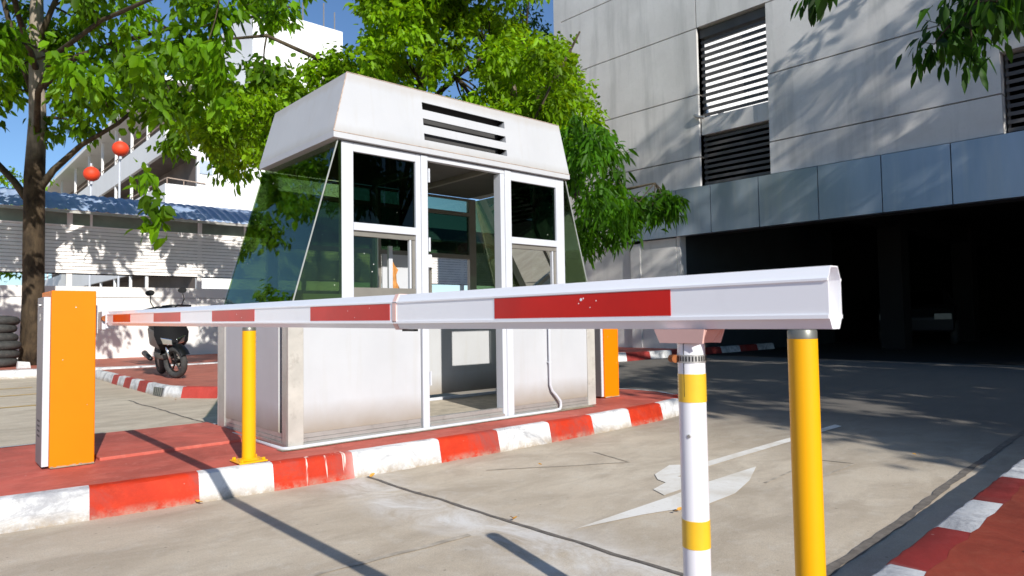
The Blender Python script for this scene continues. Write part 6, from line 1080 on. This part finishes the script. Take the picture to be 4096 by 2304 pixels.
glimb = [([(7.62, 8.36, 2.5), (7.5, 7.7, 2.9), (7.6, 7.0, 2.9), (7.75, 6.2, 2.85), (7.7, 5.6, 2.85)], .05, .012), ([(7.6, 8.35, 3.2), (7.2, 7.6, 3.9), (7.0, 6.9, 4.4)], .05, .015), ([(7.5, 8.2, 4.2), (7.9, 7.6, 5.0), (8.0, 7.2, 5.6)], .05, .015)]
gt_, n3 = tree('mango_tree', 'tree with long drooping narrow leaves between the booth and the parking garage', 'tree', gtr, gtw, glimb, CL_MANGO, (.15, .042), MT['leaf_c'], MT['bark'], dens=420, group='trees round the parking lot', rosette=8, hang=.45, droop=.4, shape='broad', spread=.85, flat=.5, twl=.65)
# small tree top seen beside the garage wall, and distant tree behind the galleries
ut_, n4 = tree('distant_tree', 'dark green tree top beside the upper left edge of the parking garage', 'tree', [(13.5, 14.5, 0), (13.5, 14.5, 6), (13.6, 14.6, 9)], [.25, .18, .08], [([(13.5, 14.5, 7), (13.2, 14.8, 8.6)], .08, .04)],
  [(13.6+random.uniform(-1.2, .9), 14.6+random.uniform(-1.2, 1.2), 9.6+random.uniform(-1.5, .4), .6, .45, 1) for k in range(24)], (.13, .06), MT['leaf_d'], MT['bark'], dens=70, rosette=7)
ft_, n5 = tree('distant_tree', 'pale green bushy tree beyond the low end of the gallery building', 'tree', [(9.0, 74, 0), (9, 74, 9), (9.2, 74, 12)], [.4, .3, .1], [([(9, 74, 8), (8, 75, 11)], .15, .06)],
  [(8.6+random.uniform(-2.4, 2.0), 73+random.uniform(-2, 2), 11.3+random.uniform(-3.5, 3.2), 1.3, 1.0, .12) for k in range(26)], (.42, .22), MT['leaf_b'], MT['bark'], dens=40, rosette=7, twigs=False, shape='thin')
hb_, n6 = tree('hedge_bush', 'low green bush seen through the gap in the shed behind the big tree', 'bush', [(.6, 26, 0), (.6, 26, 1.0), (.6, 26, 1.6)], [.1, .08, .03], [([(.6, 26, .8), (1.4, 26, 1.5)], .05, .02)],
  [(random.uniform(-4, 3.2), 26+random.uniform(-.5, .5), random.uniform(.5, 3.0), .7, .5, .35) for k in range(34)], (.2, .1), MT['leaf_a'], MT['bark'], dens=40, rosette=6, twigs=False, shape='thin')
# trees to the right of the camera whose boughs hang into the top right corner and shade the drive
rtr = [(10.2, -1.6, .1), (10.15, -1.5, 2.4), (10.0, -1.3, 4.5), (10.1, -1.2, 6.4), (10.2, -1.3, 8.8)]
rtw = [.28, .2, .16, .11, .04]
rlimb = [([(10.0, -1.3, 4.3), (9.2, -.2, 4.9), (8.4, .8, 4.7), (7.5, 1.3, 4.2), (6.8, 1.6, 3.6)], .07, .015), ([(10.05, -1.25, 5.2), (10.5, .2, 6.4), (10.6, 1.6, 7.4)], .08, .02), ([(10.1, -1.2, 6.2), (9.0, -2.4, 7.6), (8.2, -3.6, 8.6)], .07, .02), ([(7.5, 1.3, 4.2), (6.7, 1.9, 4.2), (6.0, 2.5, 4.05)], .02, .008)]
CR = list(CL_TR)
for k in range(34): CR.append((10.4+random.uniform(-2.2, 1.6), random.uniform(-6.5, 2.0), random.uniform(6.2, 9.2), .62, .34, .5))
rt_, n7 = tree('overhanging_tree', 'dark green tree whose feathery drooping boughs hang into the top right corner', 'tree', rtr, rtw, rlimb, CR, (.15, .06), MT['leaf_d'], MT['bark'], dens=200, group='trees round the parking lot', rosette=9, hang=.6, droop=.35, spread=.7)
def shade(cx, cy, cz, R, Rz, n, nm, label, dn=75, lobe=0):
    cl_ = [(8.4+random.uniform(-.8, .8), -6.9+random.uniform(-1.0, .7), 12.9+random.uniform(-.9, .6), .5, .35, 1) for k in range(11)] if lobe else []
    while len(cl_) < n:
        a = [random.uniform(-1, 1) for _ in range(3)]
        if sum(q*q for q in a) > 1: continue
        cl_.append((cx+a[0]*R, cy+a[1]*R, cz+a[2]*Rz, .75, .55, 1))
    return tree(nm, label, 'tree', [(cx, cy, 0), (cx+.1, cy, cz*.45), (cx, cy+.1, cz), (cx, cy, cz+Rz*.7)], [.26, .19, .12, .03],
        [([(cx+.1, cy, cz*.5), (cx+math.cos(k*1.6)*R*.4, cy+math.sin(k*1.6)*R*.4, cz*.85), (cx+math.cos(k*1.6)*R*.75, cy+math.sin(k*1.6)*R*.75, cz+.3)], .09, .03) for k in range(4)], cl_, (.22, .11), MT['leaf_d'], MT['bark'], dens=dn, rosette=8, shape='thin', group='trees round the parking lot')[1]
n8 = shade(5.9, -7.1, 5.6, 2.6, 2.0, 60, 'street_tree', 'dense dark tree behind the camera that shades the drive')
n9 = shade(9.4, -6.4, 6.2, 2.8, 2.2, 58, 'street_tree', 'dense dark tree to the right that shades the garage entrance')
n12 = shade(8.7, -12.2, 13.8, 4.2, 2.6, 62, 'street_tree', 'tallest dark tree far to the right whose shadow streaks the garage wall', 34, 1)
n10 = shade(13.5, -6.0, 7.0, 3.0, 3.2, 50, 'street_tree', 'dense dark tree by the garage end wall, outside the picture')
print('leaves', n1, n2, n3, n4, n5, n6, n7, n8, n9, n10)
# fallen leaves on the concrete
MT['dry_leaf'] = paint('dry_orange_leaf', (.62, .30, .04), .6, .3, 30)
for k, (x, y, s_) in enumerate(((2.24, 3.90, .045), (1.25, 4.02, .04), (2.25, 3.33, .03), (2.262, 2.55, .035), (3.25, 3.35, .03), (2.95, 2.08, .04), (6.3, 3.0, .04), (5.3, 1.7, .03), (2.7, 9.7, .06))):
    P0 = np.array([[x, y, .012+gz(x)], [x+.012, y-.006, .014]]) ; D0 = np.array([[math.cos(k*2.1), math.sin(k*2.1), .15], [math.cos(k*2.1+1.7), math.sin(k*2.1+1.7), .1]])
    o = leaf_mesh('fallen_leaf', P0[:1+k % 2], D0[:1+k % 2], [s_, s_][:1+k % 2], [s_*.5, s_*.5][:1+k % 2], MT['dry_leaf'], None, -.1)
    tag(o, ['orange dry leaves caught at the kerb where the lane joint starts', 'orange dry leaf at the foot of the kerb below the yellow post', 'tiny orange leaf lying in the lane joint near the kerb', 'orange leaf lying in the lane joint midway to the camera', 'small yellow leaf on the concrete beyond the lane joint', 'orange leaf on the tail of the painted arrow', 'yellow leaf in the shade behind the large yellow post', 'small dark leaf on the concrete near the right kerb', 'yellow leaf below the drain grate of the far island'][k], 'leaf', 'fallen leaves on the concrete')
